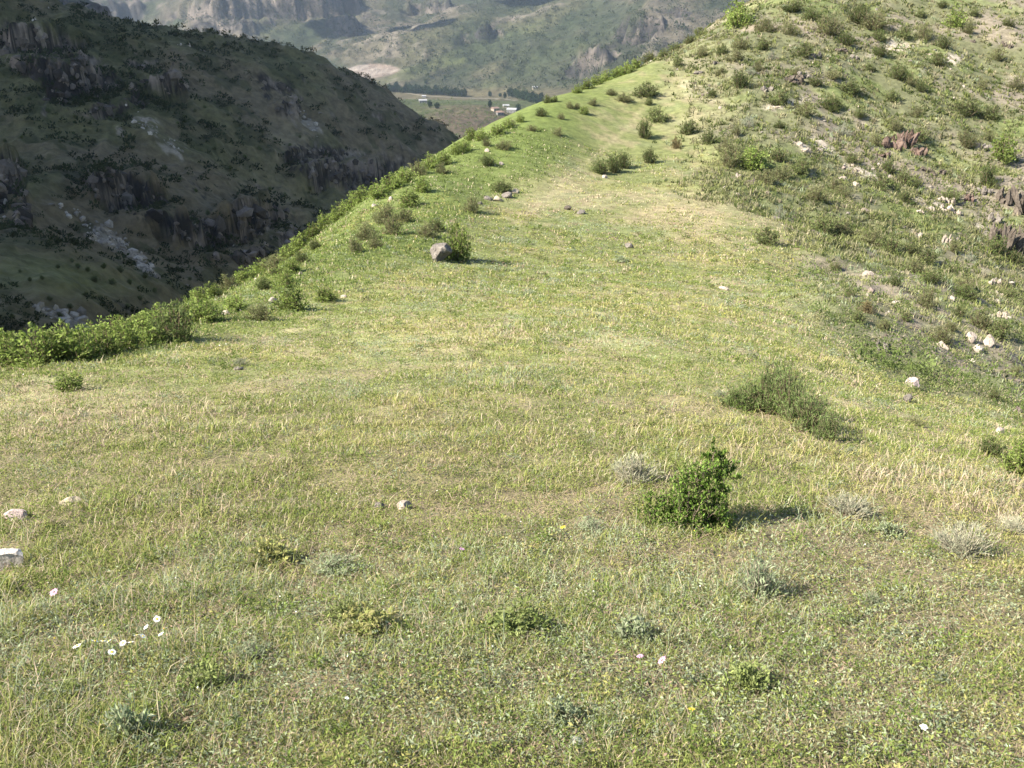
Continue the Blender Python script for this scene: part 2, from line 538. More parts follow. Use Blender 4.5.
for b in [(800, 145, 22, 6, 25), (825, 150, 22, 6, 35), (860, 172, 40, 7, 20), (930, 200, 40, 8, 25), (780, 105, 40, 5, -10), (695, 90, 30, 8, 30), (910, 45, 60, 8, -10), (950, 60, 40, 6, -20), (760, 225, 18, 5, 10), (985, 235, 20, 10, 60), (925, 240, 22, 5, 30), (880, 130, 30, 4, 20)]:
    pale = np.maximum(pale, blob(hpx, hpy, *b))
ch = mix(ch, (.34, .29, .23), sstep(.5, .85, pale + .45 * fbm(gx, gy, 2.2, 4, 114)))
c = mix(c, ch, hl)
c = c * (1 - .3 * sstep(12, 40, np.hypot(gx, gy)) * (1 - hl))[..., None]  # farther turf darkened: self-shadow of unbuilt blades put into the ground colour
c = mix(c, (.098, .124, .034), .92 * fg)
pinkish = sstep(.0, .6, blob(hpx, hpy, 690, 220, 70, 40) + .4 * fbm(gx, gy, 5, 4, 115) - .25) * (1 - fg)
c = mix(c, (.27, .215, .13), .6 * pinkish)
c = mix(c, (.33, .275, .17), .32 * pm)
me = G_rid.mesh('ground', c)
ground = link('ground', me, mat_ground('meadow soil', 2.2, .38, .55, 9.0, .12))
tag(ground, 'grassy ridge running down to a saddle and up a stony hill', 'ground', kind='structure')

x, y, z = G_lm.x, G_lm.y, G_lm.z
sl = G_lm.slope()
cl, sc = lm_masks(x, y, z)
c = mix(np.broadcast_to((.125, .104, .066), x.shape + (3,)), (.096, .094, .046), sstep(-.3, .4, fbm(x, y, 45, 5, 121)))
c = mix(c, (.175, .15, .096), .7 * sstep(.1, .6, fbm(x, y, 70, 5, 122)))
c = mix(c, (.038, .046, .018), .6 * sstep(.1, .3, fbm(x, y, 11, 5, 123, .6)))
c = mix(c, (.135, .14, .06), .9 * blob(*to_px(np.stack([x, y, z], -1)), 50, 275, 110, 24, 8))
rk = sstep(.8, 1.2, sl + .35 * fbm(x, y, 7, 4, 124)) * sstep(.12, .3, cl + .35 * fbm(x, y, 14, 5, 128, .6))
rcol = mix(np.broadcast_to((.022, .019, .017), x.shape + (3,)), (.19, .16, .135), sstep(-.15, .65, fbm(x * .9 + y * .3, z * .8, 4.5, 5, 125, .7) + .25 * fbm(x, y, 14, 2, 145)))  # near-black tones paint crevice shade into the cliff rock colour
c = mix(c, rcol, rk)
su, sv = x * .83 + y * .55, -x * .55 + y * .83
c = mix(c, (.27, .24, .20), .8 * sstep(.52, .8, sc * .8 + .62 * fbm(su * .35, sv, 4.5, 4, 126, .65) + .25 * fbm(x, y, 2.2, 3, 127)) * sstep(.12, .3, sc))
c = c * np.array([.98, .92, .82])
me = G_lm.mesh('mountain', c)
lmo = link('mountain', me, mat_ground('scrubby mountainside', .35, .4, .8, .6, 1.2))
tag(lmo, 'dark scrubby mountainside with cliff bands across the gorge, in cloud shadow', 'mountain', kind='structure')

x, y, z = G_fm.x, G_fm.y, G_fm.z
sl = G_fm.slope()
fpx, fpy = to_px(np.stack([x, y, z], -1))
c = mix(np.broadcast_to((.07, .069, .036), x.shape + (3,)), (.096, .083, .058), sstep(-.35, .3, fbm(x, y, 420, 5, 131)))
c = mix(c, (.026, .032, .017), .8 * sstep(.05, .4, fbm(x, y, 110, 6, 132, .6)))
c = mix(c, (.085, .098, .038), .6 * sstep(.1, .5, blob(fpx, fpy, 540, 62, 90, 9, -25) + blob(fpx, fpy, 440, 62, 90, 10, -20) + .3 * fbm(x, y, 200, 4, 133)))
fl = sstep(84, 92, fpy)
fieldc = mix(np.broadcast_to((.08, .094, .036), x.shape + (3,)), (.105, .09, .05), sstep(-.2, .3, fbm(x, y, 240, 3, 134)))
c = mix(c, fieldc, fl * .85)
c = mix(c, (.115, .086, .058), .85 * sstep(.35, .7, blob(fpx, fpy, 470, 125, 60, 17) + .3 * fbm(x, y, 50, 4, 135)))
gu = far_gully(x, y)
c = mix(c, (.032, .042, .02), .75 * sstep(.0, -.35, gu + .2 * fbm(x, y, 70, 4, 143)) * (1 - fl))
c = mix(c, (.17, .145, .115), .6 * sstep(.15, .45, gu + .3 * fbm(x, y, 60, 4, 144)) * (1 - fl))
cl = np.zeros_like(x)
for b in CLIFF_FM: cl = np.maximum(cl, blob(fpx, fpy, *b))
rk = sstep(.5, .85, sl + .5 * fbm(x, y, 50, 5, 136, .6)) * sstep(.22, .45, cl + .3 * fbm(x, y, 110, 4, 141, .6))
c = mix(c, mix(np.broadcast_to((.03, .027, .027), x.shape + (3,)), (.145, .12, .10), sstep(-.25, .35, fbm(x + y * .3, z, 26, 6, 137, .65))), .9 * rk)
be = np.hypot((x + 452) / 110, (y - 1010) / 170)
c = mix(c, mix(np.broadcast_to((.05, .045, .045), x.shape + (3,)), (.24, .195, .16), sstep(-.2, .4, fbm(x + y * .4, z, 14, 5, 154, .65))), sstep(1.05, .9, be) * sstep(.35, .7, sl))
q = np.zeros_like(x)
for b in PALE_FM: q = np.maximum(q, blob(fpx, fpy, *b))
c = mix(c, mix(np.broadcast_to((.19, .15, .12), x.shape + (3,)), (.26, .22, .185), sstep(-.3, .4, fbm(x, y, 40, 3, 138))), sstep(.3, .45, q + .08 * fbm(x, y, 90, 4, 139)))
c = c * .64
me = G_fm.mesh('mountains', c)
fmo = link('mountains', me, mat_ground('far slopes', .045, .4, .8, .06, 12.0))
tag(fmo, 'valley floor and far mountain range beyond the gorge', 'mountains', kind='structure')

# ------------------------------------------------------------------ vegetation builders
def unit(v):
    return v / np.maximum(np.linalg.norm(v, axis=-1, keepdims=True), 1e-9)


def leaf_quads(P, D, size, asp, nrm=None):
    """pointed leaves: P roots, D directions, size lengths, asp width/length -> (V, F)"""
    n = len(P)
    if nrm is None:
        nrm = rng.normal(size=(n, 3)) + np.array([0, 0, .6])
    S = unit(np.cross(D, nrm)); D = unit(D)
    sz = np.asarray(size).reshape(-1, 1); hw = sz * np.asarray(asp).reshape(-1, 1) * .5
    up = unit(np.cross(S, D)) * sz * .08
    V = np.stack([P, P + D * sz * .45 + S * hw + up, P + D * sz, P + D * sz * .45 - S * hw + up], 1).reshape(-1, 3)
    return V, np.arange(4 * n).reshape(n, 4)


def tubes(segs, sides=4):
    """segs: list of (points (k,3), radii (k,))"""
    VV, FF, off = [], [], 0
    for P, r in segs:
        P = np.asarray(P, float); k = len(P)
        T = unit(np.gradient(P, axis=0)); A = unit(np.cross(T, np.array([.31, .52, .79]))); B = np.cross(T, A)
        th = np.arange(sides) * 2 * math.pi / sides
        V = P[:, None] + np.asarray(r)[:, None, None] * (np.cos(th)[None, :, None] * A[:, None] + np.sin(th)[None, :, None] * B[:, None])
        VV.append(V.reshape(-1, 3))
        for i in range(k - 1):
            for s in range(sides):
                s2 = (s + 1) % sides
                FF.append((off + i * sides + s, off + i * sides + s2, off + (i + 1) * sides + s2, off + (i + 1) * sides + s))
        off += k * sides
    return np.concatenate(VV), np.array(FF)


def make_shrub(H, W, stems, twigs, leaves, lsize, asp, cols, upright=.5, bare=0.06, top=0.0, stemcol=(.12, .09, .06), fuzz=.06, under=True):
    """a multi-stemmed shrub: returns foliage and stem meshes (V, F, colour)"""
    segs = []; LP = []; LD = []; LC = []
    cols = np.asarray(cols)
    for s in range(stems):
        az = 2 * math.pi * (s + random.random()) / stems
        spread = math.sqrt(random.random()) if not under else random.random() ** .6
        ln = random.uniform(.72, 1.08)
        tip = np.array([math.cos(az) * W * .5 * spread * ln, math.sin(az) * W * .5 * spread * ln, H * ln * (1 - .86 * spread ** 2.4 * (1 - upright * .15))])
        if s == 0 and top: tip = np.array([.1 * W, .05 * W, H * (1 + top)])
        b = np.array([math.cos(az) * W * .05, math.sin(az) * W * .05, -.04 * H])
        midp = b + (tip - b) * .5 + np.array([math.cos(az), math.sin(az), 0]) * W * .06 * (1 - upright) + rng.normal(size=3) * .03 * W
        t = np.linspace(0, 1, 5)[:, None]
        P = (1 - t) ** 2 * b + 2 * t * (1 - t) * midp + t ** 2 * tip
        r0 = .012 * W
        segs.append((P, np.linspace(r0, r0 * .25, 5)))
        shade = random.uniform(.75, 1.2)
        for q in range(twigs):
            u = bare + (1 - bare) * (q + random.random()) / twigs
            base = (1 - u) ** 2 * b + 2 * u * (1 - u) * midp + u * u * tip
            dirv = unit(tip - b) * .5 + unit(rng.normal(size=3) + np.array([0, 0, .35 + upright])) * .8
            tl = random.uniform(.10, .22) * W * (1.15 - .5 * u)
            e = base + unit(dirv) * tl
            if e[2] < .02 * H: e[2] = .02 * H + abs(e[2]) * .2
            segs.append((np.array([base, (base + e) / 2 + rng.normal(size=3) * .01 * W, e]), np.array([r0 * .3, r0 * .22, r0 * .1])))
            k = leaves
            tt = rng.random(k)[:, None]
            LP.append(base + (e - base) * tt + rng.normal(size=(k, 3)) * fuzz * W * .5)
            LD.append(unit(dirv) + rng.normal(size=(k, 3)) * .7 + np.array([0, 0, .15 + .5 * upright]))
            ci = cols[rng.integers(0, len(cols), k)] * (shade * rng.uniform(.8, 1.2, (k, 1)))
            LC.append(ci)
    LP = np.concatenate(LP); LD = np.concatenate(LD); LC = np.concatenate(LC)
    LP[:, 2] = np.maximum(LP[:, 2], .01 * H)
    V, Fc = leaf_quads(LP, LD, lsize * W * rng.uniform(.6, 1.25, len(LP)), asp)
    V2, F2 = tubes(segs, 4)
    return (V, Fc, np.repeat(LC, 4, 0)), (V2, F2, np.tile(np.array(stemcol), (len(V2), 1)))


LEAF = mat_leaf('leaves', .35, .22)
WOOD = mat_leaf('twigs', .0, .15)


class Kind:
    def __init__(self, n, **kw):
        self.m = []
        for i in range(n):
            f, s = make_shrub(**kw)
            self.m.append((mesh_faces('foliage', *f), mesh_faces('woody_stem', *s)))
            self.m[-1][0].materials.append(LEAF); self.m[-1][1].materials.append(WOOD)
        self.i = 0

    def put(self, loc, w, h, rz=None, name='shrub', tilt=(0, 0)):
        f, s = self.m[self.i % len(self.m)]; self.i += 1
        t = empty(name, loc, random.random() * 6.28 if rz is None else rz)
        t.scale = (w, w, h)
        link('foliage', f, parent=t); link('woody_stem', s, parent=t)
        return t


G1 = [(.155, .205, .046), (.19, .245, .06), (.125, .17, .04), (.22, .255, .085)]
G6 = [(.125, .15, .055), (.105, .13, .045), (.15, .17, .07), (.09, .11, .04)]
G2 = [(.085, .11, .036), (.07, .09, .03), (.11, .135, .05)]
G3 = [(.155, .165, .072), (.13, .148, .055), (.18, .18, .09)]
G4 = [(.21, .235, .165), (.17, .20, .13), (.25, .26, .19)]
G5 = [(.15, .115, .055), (.12, .105, .045), (.17, .14, .07)]
K = {
    'leafy': Kind(5, H=1, W=1, stems=44, twigs=6, leaves=9, lsize=.075, asp=.55, cols=G1, upright=.4),
    'hill': Kind(5, H=1, W=1, stems=42, twigs=6, leaves=9, lsize=.075, asp=.4, cols=G6, upright=.7),
    'dark': Kind(5, H=1, W=1, stems=44, twigs=6, leaves=9, lsize=.085, asp=.3, cols=G2, upright=.9),
    'olive': Kind(4, H=1, W=1, stems=40, twigs=6, leaves=8, lsize=.09, asp=.25, cols=G3, upright=.8),
    'grey': Kind(4, H=1, W=1, stems=34, twigs=3, leaves=7, lsize=.16, asp=.10, cols=G4, upright=1.2, stemcol=(.23, .2, .15)),
    'brown': Kind(2, H=1, W=1, stems=36, twigs=6, leaves=8, lsize=.10, asp=.25, cols=G5, upright=.8),
}
WORD = {'leafy': 'bright green', 'hill': 'mid green', 'dark': 'dark green', 'olive': 'olive green', 'grey': 'grey-green', 'brown': 'brownish'}

# ------------------------------------------------------------------ labels that point to one plant
MARKS = [(440, 256, 'the lichen-spotted boulder'), (500, 197, 'the tan rock ledge'), (612, 168, 'the dark crest shrubs'), (738, 14, 'the tall brow bush'),
         (900, 140, 'the reddish outcrop'), (1004, 225, 'the dark cliff'), (911, 390, 'the pale meadow-edge boulder'), (974, 200, 'the white-capped crag'),
         (815, 152, 'the pale bare slabs'), (785, 405, 'the spreading shrub patch'), (175, 328, 'the big round bush'),
         (885, 345, 'the grey outcrop'), (982, 337, 'the twin shadowed boulders'), (20, 345, 'the near hedge end'), (300, 262, 'the hedge above the gorge'),
         (868, 272, 'the white slope stone'), (835, 60, 'the scrubby dark knoll'), (690, 490, 'the near thorn shrub')]
pending = []


def later(o, px, py, head, cat, own=None):
    """a label to be completed once everything is placed; own = the landmark this thing itself is"""
    pending.append((o, px, py, head, cat))


ORD = ['nearest', 'second nearest', 'third nearest', 'fourth nearest', 'fifth nearest', 'sixth nearest', 'seventh nearest', 'eighth nearest', 'ninth nearest', 'tenth nearest',
       'eleventh nearest', 'twelfth nearest', 'thirteenth nearest', 'fourteenth nearest', 'fifteenth nearest', 'sixteenth nearest', 'seventeenth nearest', 'eighteenth nearest', 'nineteenth nearest', 'twentieth nearest']


def finish_labels(marks):
    d = {}
    for o, px, py, head, cat in pending:
        k = min(range(len(marks)), key=lambda i: math.hypot(px - marks[i][0], (py - marks[i][1]) * 1.2))
        dx, dy = px - marks[k][0], py - marks[k][1]
        a = math.degrees(math.atan2(-dy, dx)) % 360
        rel = ['right of', 'upper right of', 'above', 'upper left of', 'left of', 'lower left of', 'below', 'lower right of'][int(((a + 22.5) % 360) // 45)]
        d.setdefault((f'{head} {rel} {marks[k][2]}', cat), []).append((math.hypot(dx, dy), o))
    for (lab, cat), v in d.items():
        v.sort(key=lambda t: t[0])
        for i, (_, o) in enumerate(v):
            o['label'] = lab if len(v) == 1 else (f'{lab}, {ORD[i]}' if i < len(ORD) else lab)
            o['category'] = cat


def hit1(px, py, G=None):
    p = (G or G_rid).hit(np.array([px], float), np.array([py], float))[0]
    return None if np.isnan(p[0]) else p


def size_word(w):
    return 'tiny' if w < 9 else 'small' if w < 15 else 'medium' if w < 22 else 'large'


# px, py of the foot, width, height (in hundredths of the view's thousandth), kind
SHRUBS = [
    # hedge and bushes along the left edge of the saddle
    (15, 366, 50, 30, 'leafy'), (45, 366, 52, 38, 'leafy'), (78, 362, 44, 34, 'leafy'), (104, 357, 40, 26, 'leafy'), (126, 350, 36, 24, 'leafy'), (146, 345, 34, 22, 'leafy'),
    (60, 352, 40, 26, 'leafy'), (95, 346, 36, 22, 'leafy'), (118, 338, 34, 20, 'leafy'), (140, 332, 32, 18, 'leafy'), (160, 325, 30, 18, 'leafy'), (5, 352, 40, 24, 'leafy'),
    (205, 322, 34, 24, 'leafy'), (190, 318, 24, 18, 'leafy'), (235, 311, 24, 14, 'leafy'), (260, 320, 28, 17, 'olive'), (291, 310, 32, 22, 'leafy'), (325, 301, 22, 14, 'leafy'), (70, 391, 28, 18, 'leafy'),
    (286, 291, 22, 17, 'leafy'), (264, 290, 16, 12, 'dark'), (277, 275, 12, 10, 'dark'), (292, 273, 18, 14, 'leafy'), (302, 263, 14, 12, 'dark'), (283, 283, 20, 14, 'leafy'),
    (213, 296, 22, 14, 'leafy'), (229, 290, 22, 14, 'olive'), (246, 279, 22, 14, 'leafy'), (261, 272, 22, 14, 'leafy'), (275, 262, 22, 14, 'olive'), (288, 254, 22, 14, 'leafy'), (301, 246, 20, 14, 'leafy'), (314, 238, 20, 14, 'leafy'), (326, 229, 20, 14, 'leafy'), (339, 219, 20, 14, 'leafy'), (315, 250, 14, 10, 'dark'), (200, 303, 22, 14, 'leafy'),
    (351, 209, 18, 13, 'leafy'), (362, 202, 22, 14, 'leafy'), (378, 198, 22, 14, 'leafy'), (393, 189, 22, 14, 'leafy'), (405, 183, 20, 14, 'leafy'), (418, 175, 20, 13, 'olive'), (430, 168, 18, 12, 'leafy'), (444, 164, 16, 11, 'leafy'), (457, 154, 15, 11, 'leafy'), (465, 151, 13, 10, 'leafy'), (471, 140, 13, 11, 'leafy'), (481, 140, 13, 10, 'leafy'), (486, 146, 10, 8, 'olive'),
    (355, 252, 16, 14, 'olive'), (366, 240, 24, 18, 'olive'), (393, 234, 22, 18, 'olive'), (404, 221, 20, 12, 'olive'), (385, 222, 26, 16, 'olive'), (410, 206, 22, 15, 'leafy'), (422, 192, 16, 15, 'leafy'), (427, 237, 22, 14, 'olive'), (436, 231, 16, 12, 'dark'), (471, 212, 18, 15, 'olive'), (502, 192, 22, 10, 'dark'), (487, 165, 15, 10, 'dark'), (504, 149, 18, 9, 'olive'), (442, 173, 14, 9, 'olive'), (375, 248, 16, 12, 'olive'),
    (541, 116, 11, 8, 'dark'), (520, 122, 9, 7, 'leafy'), (512, 126, 8, 6, 'olive'), (532, 131, 11, 6, 'olive'), (558, 135, 12, 7, 'olive'), (561, 119, 8, 6, 'olive'), (570, 108, 9, 6, 'olive'), (577, 108, 7, 5, 'olive'), (593, 105, 11, 6, 'olive'), (584, 114, 10, 7, 'leafy'), (611, 95, 12, 6, 'olive'), (624, 101, 18, 7, 'olive'), (646, 96, 25, 13, 'leafy'), (649, 105, 9, 7, 'dark'), (657, 121, 23, 13, 'leafy'), (644, 138, 15, 18, 'dark'), (677, 66, 10, 9, 'leafy'),
    (577, 93, 10, 7, 'leafy'), (587, 89, 13, 9, 'leafy'), (597, 83, 14, 9, 'leafy'), (607, 80, 14, 9, 'leafy'), (617, 77, 14, 9, 'leafy'), (626, 74, 16, 10, 'leafy'), (636, 68, 16, 10, 'leafy'), (650, 61, 16, 9, 'leafy'), (664, 57, 14, 7, 'leafy'), (547, 103, 9, 7, 'dark'), (554, 102, 8, 6, 'dark'), (498, 134, 16, 9, 'leafy'), (508, 128, 12, 8, 'leafy'), (676, 50, 14, 7, 'leafy'), (690, 43, 14, 7, 'leafy'), (700, 36, 14, 8, 'leafy'),
    # crest and hillside
    (600, 173, 16, 14, 'dark'), (613, 172, 16, 17, 'dark'), (623, 168, 14, 16, 'dark'), (649, 163, 16, 13, 'dark'), (688, 134, 18, 13, 'leafy'), (676, 148, 12, 10, 'brown'), (708, 144, 16, 13, 'leafy'), (730, 166, 24, 22, 'olive'), (726, 152, 18, 12, 'olive'), (752, 168, 30, 19, 'leafy'), (777, 160, 18, 11, 'leafy'), (800, 173, 20, 15, 'leafy'), (780, 178, 20, 12, 'olive'), (765, 184, 22, 14, 'olive'), (779, 219, 14, 13, 'grey'), (766, 244, 26, 17, 'leafy'), (816, 200, 24, 14, 'olive'), (823, 234, 28, 18, 'leafy'), (836, 191, 18, 12, 'olive'),
    (765, 32, 22, 13, 'olive'), (793, 11, 22, 9, 'dark'), (740, 48, 20, 10, 'olive'), (763, 49, 16, 10, 'leafy'), (722, 54, 12, 8, 'dark'), (702, 57, 16, 10, 'olive'), (736, 61, 18, 10, 'olive'), (691, 70, 8, 8, 'leafy'), (739, 87, 19, 15, 'dark'), (779, 104, 22, 13, 'leafy'), (804, 56, 18, 12, 'leafy'), (832, 78, 16, 8, 'olive'), (804, 114, 22, 12, 'olive'), (830, 110, 18, 12, 'dark'), (848, 93, 24, 11, 'leafy'), (748, 127, 15, 11, 'grey'), (736, 136, 11, 10, 'olive'), (779, 128, 12, 6, 'dark'), (758, 71, 12, 9, 'olive'), (687, 134, 12, 8, 'leafy'), (842, 135, 16, 12, 'grey'), (828, 34, 30, 18, 'olive'), (812, 20, 22, 12, 'dark'), (856, 22, 20, 12, 'dark'), (845, 45, 20, 12, 'dark'), (790, 34, 18, 10, 'olive'), (750, 75, 12, 7, 'grey'), (772, 60, 14, 8, 'grey'), (815, 85, 16, 9, 'leafy'), (795, 76, 14, 9, 'olive'), (720, 75, 12, 7, 'olive'), (712, 97, 10, 7, 'dark'),
    (861, 16, 16, 10, 'dark'), (873, 28, 28, 16, 'olive'), (904, 38, 17, 12, 'leafy'), (924, 38, 18, 14, 'olive'), (943, 48, 13, 11, 'dark'), (955, 27, 20, 17, 'leafy'), (968, 33, 13, 10, 'olive'), (938, 65, 17, 11, 'leafy'), (898, 78, 18, 13, 'dark'), (910, 84, 14, 10, 'olive'), (920, 91, 12, 9, 'dark'), (851, 93, 20, 9, 'dark'), (869, 70, 11, 7, 'leafy'), (892, 101, 17, 10, 'leafy'), (966, 114, 27, 16, 'leafy'), (990, 118, 20, 11, 'leafy'), (1015, 89, 16, 12, 'olive'), (996, 59, 16, 10, 'olive'), (966, 146, 20, 16, 'olive'), (836, 109, 14, 10, 'dark'), (859, 117, 15, 8, 'leafy'), (916, 117, 14, 9, 'olive'), (982, 89, 12, 10, 'olive'), (880, 56, 14, 12, 'dark'), (878, 40, 14, 10, 'dark'), (920, 17, 12, 7, 'leafy'), (942, 8, 10, 7, 'dark'), (974, 16, 12, 7, 'leafy'), (1008, 26, 12, 8, 'leafy'),
    (988, 140, 14, 10, 'olive'), (1002, 160, 26, 24, 'leafy'), (987, 185, 18, 20, 'dark'), (888, 172, 16, 11, 'dark'), (904, 183, 18, 13, 'leafy'), (879, 188, 20, 14, 'leafy'), (904, 201, 15, 10, 'leafy'), (950, 201, 24, 11, 'leafy'), (915, 187, 12, 8, 'dark'), (888, 252, 22, 18, 'leafy'), (871, 244, 22, 16, 'olive'), (840, 236, 22, 14, 'olive'), (912, 254, 18, 11, 'leafy'), (927, 262, 20, 12, 'leafy'), (914, 272, 20, 12, 'olive'), (930, 282, 20, 12, 'dark'), (996, 254, 22, 18, 'dark'), (1013, 263, 22, 12, 'leafy'), (965, 289, 20, 12, 'olive'), (842, 197, 18, 12, 'olive'), (953, 252, 12, 10, 'olive'), (851, 163, 14, 10, 'leafy'), (968, 262, 16, 8, 'grey'), (895, 130, 16, 10, 'olive'), (918, 140, 18, 12, 'leafy'), (875, 145, 14, 10, 'olive'),
    (883, 330, 17, 12, 'olive'), (927, 305, 21, 16, 'olive'), (940, 343, 25, 18, 'olive'), (981, 328, 26, 18, 'olive'), (998, 337, 22, 18, 'leafy'), (963, 297, 22, 11, 'dark'), (958, 316, 14, 9, 'leafy'), (866, 312, 16, 10, 'brown'), (857, 322, 16, 12, 'leafy'), (993, 400, 11, 12, 'leafy'), (915, 426, 18, 9, 'olive'), (970, 300, 16, 10, 'leafy'), (905, 320, 14, 8, 'olive'), (950, 330, 14, 9, 'olive'), (1010, 300, 20, 12, 'leafy'), (848, 296, 14, 8, 'olive'), (835, 270, 14, 9, 'olive'), (895, 285, 14, 8, 'dark'), (1015, 375, 14, 9, 'olive'),
]


def shrub_at(px, py, w, h, kind):
    p = hit1(px, py)
    if p is None:
        # beyond the edge: slide down to the first visible ground
        for q in range(1, 14):
            p = hit1(px, py + q)
            if p is not None: break
    if p is None: return None
    d = float(p[1] * CP - p[2] * SP)
    W = w * d / F * 1.3; Hh = h * d / F * 1.3
    p = p - np.array([0, 0, .15 * Hh])
    return K[kind].put(p, W, Hh)


SPOT = []
for (px, py, w, h, kind) in SHRUBS:
    if kind == 'leafy' and px > 640 and (px, py) not in ((1002, 160), (955, 27), (752, 168)): kind = 'hill'
    o = shrub_at(px, py, w, h, kind)
    if o is None: continue
    SPOT.append((px, py, max(w, h)))
    if px + py * .9 < 690 - 0 * px or px < 560 or (px < 705 and py < 100):
        o['group'] = 'bushes along the left edge of the ridge'
    else:
        o['group'] = 'shrubs scattered over the stony hillside'
    later(o, px, py - h / 2, f'{size_word(w)} {WORD[kind]} shrub', 'shrub')

# ---- the plants one would name
SPECIAL = [
    (175, 341, 48, 38, 'dark', 'big round shaded green bush where the meadow meets the left hedge'),
    (457, 260, 27, 33, 'leafy', 'bright leafy bush growing against the right side of the lichen-spotted boulder'),
    (738, 25, 26, 22, 'leafy', 'tall bright green bush standing on the brow of the hill'),
    (991, 458, 26, 22, 'dark', 'dark rounded bush at the lower right foot of the hillside, beside yellow flowers'),
    (1018, 476, 34, 34, 'leafy', 'round green bush cut by the right edge below the hillside'),
]
for px, py, w, h, kind, lab in SPECIAL:
    o = shrub_at(px, py, w, h, kind)
    tag(o, lab, 'shrub')
    SPOT.append((px, py, w))

# near thorn shrub: finely built
p = hit1(690, 527)
d = float(p[1] * CP - p[2] * SP)
W0, H0 = 104 * d / F, 92 * d / F


def cat(L):
    off = 0; V = []; Fc = []; C = []
    for v_, f_, c_ in L:
        V.append(v_); Fc.append(f_ + off); C.append(c_); off += len(v_)
    return np.concatenate(V), np.concatenate(Fc), np.concatenate(C)


TG = [(.085, .145, .025), (.115, .18, .035), (.065, .11, .02), (.15, .205, .05), (.16, .155, .07)]
fols, sts = [], []
for ox, oy, w_, h_, s_, tp_, oz in [(-.02, 0, .82, .56, 30, 0, 0), (-.20, .02, .46, .46, 18, 0, 0), (.24, -.04, .42, .52, 18, 0, 0), (-.02, -.1, .5, .34, 16, 0, 0), (.16, .10, .58, .30, 13, 0, .46), (.34, .1, .28, .22, 5, 0, .56), (.02, .08, .50, .44, 13, 0, .26), (-.10, .10, .40, .62, 9, 0, 0), (.0, .12, .60, .74, 12, 0, 0), (.26, .04, .34, .40, 8, 0, .30), (.22, .14, .24, .22, 6, 0, .76), (-.40, .06, .26, .46, 5, 0, 0)]:
    f, s = make_shrub(H=h_ * H0, W=w_ * W0, stems=s_, twigs=8, leaves=13, lsize=.034 / w_, asp=.5, cols=TG, upright=.6, top=tp_, stemcol=(.17, .13, .10), fuzz=.05)
    o_ = np.array([ox * W0, oy * W0, oz * H0])
    fols.append((f[0] + o_, f[1], f[2])); sts.append((s[0] + o_, s[1], s[2]))
    if oz:
        sv_, sf_ = tubes([(np.array([[0, .02, 0], [.08 * W0, .08 * W0, .4 * H0], o_ + np.array([0, 0, .1 * H0])]), np.array([.006, .005, .003]))], 5)
        sts.append((sv_, sf_, np.tile([.17, .13, .10], (len(sv_), 1))))
t = empty('thorn_shrub', p - np.array([0, 0, .015]), 0)
link('foliage', mesh_faces('foliage', *cat(fols)), LEAF, t); link('woody_stem', mesh_faces('woody_stem', *cat(sts)), WOOD, t)
tag(t, 'leafy green thorn shrub in the near meadow with one sprig rising above it', 'shrub')

# spreading dark patch
t = None
fols, sts = [], []
p0 = hit1(783, 428)
for px, py, w, h in [(745, 410, 36, 20), (768, 412, 40, 32), (790, 420, 42, 34), (808, 432, 40, 30), (826, 440, 30, 20), (735, 408, 26, 12), (778, 400, 36, 22)]:
    q = hit1(px, py); dd = float(q[1] * CP - q[2] * SP)
    f, s = make_shrub(H=h * dd / F * 1.6, W=w * dd / F * 1.3, stems=40, twigs=6, leaves=9, lsize=.10, asp=.16, cols=[(.12, .165, .052), (.10, .14, .042), (.145, .18, .07), (.14, .135, .07)], upright=1.0)
    o_ = q - p0 - np.array([0, 0, .02])
    fols.append((f[0] + o_, f[1], f[2])); sts.append((s[0] + o_, s[1], s[2]))


t = empty('spreading_shrub', p0, 0)
link('foliage', mesh_faces('foliage', *cat(fols)), LEAF, t); link('woody_stem', mesh_faces('woody_stem', *cat(sts)), WOOD, t)
tag(t, 'wide spreading dark green shrub patch lying low on the right of the meadow', 'shrub')

# grey wormwood tufts and small herbs of the near meadow
HERB_K = {
    'sage': Kind(3, H=1, W=1, stems=60, twigs=3, leaves=8, lsize=.13, asp=.13, cols=[(.21, .25, .14), (.18, .215, .115), (.26, .285, .18)], upright=1.3, stemcol=(.22, .19, .14)),
    'pale': Kind(3, H=1, W=1, stems=70, twigs=2, leaves=7, lsize=.20, asp=.06, cols=[(.30, .30, .20), (.25, .26, .17), (.36, .33, .23)], upright=1.3, stemcol=(.3, .27, .2)),
    'blue': Kind(2, H=1, W=1, stems=30, twigs=3, leaves=7, lsize=.20, asp=.3, cols=[(.25, .285, .16), (.21, .25, .125), (.30, .32, .21)], upright=.8),
    'spurge': Kind(3, H=1, W=1, stems=44, twigs=2, leaves=9, lsize=.12, asp=.5, cols=[(.26, .25, .09), (.29, .265, .115), (.21, .225, .075)], upright=1.2, stemcol=(.2, .2, .08)),
    'green': Kind(3, H=1, W=1, stems=40, twigs=3, leaves=8, lsize=.14, asp=.35, cols=[(.19, .225, .075), (.23, .255, .10), (.16, .19, .065)], upright=1.0, stemcol=(.15, .17, .06)),
}
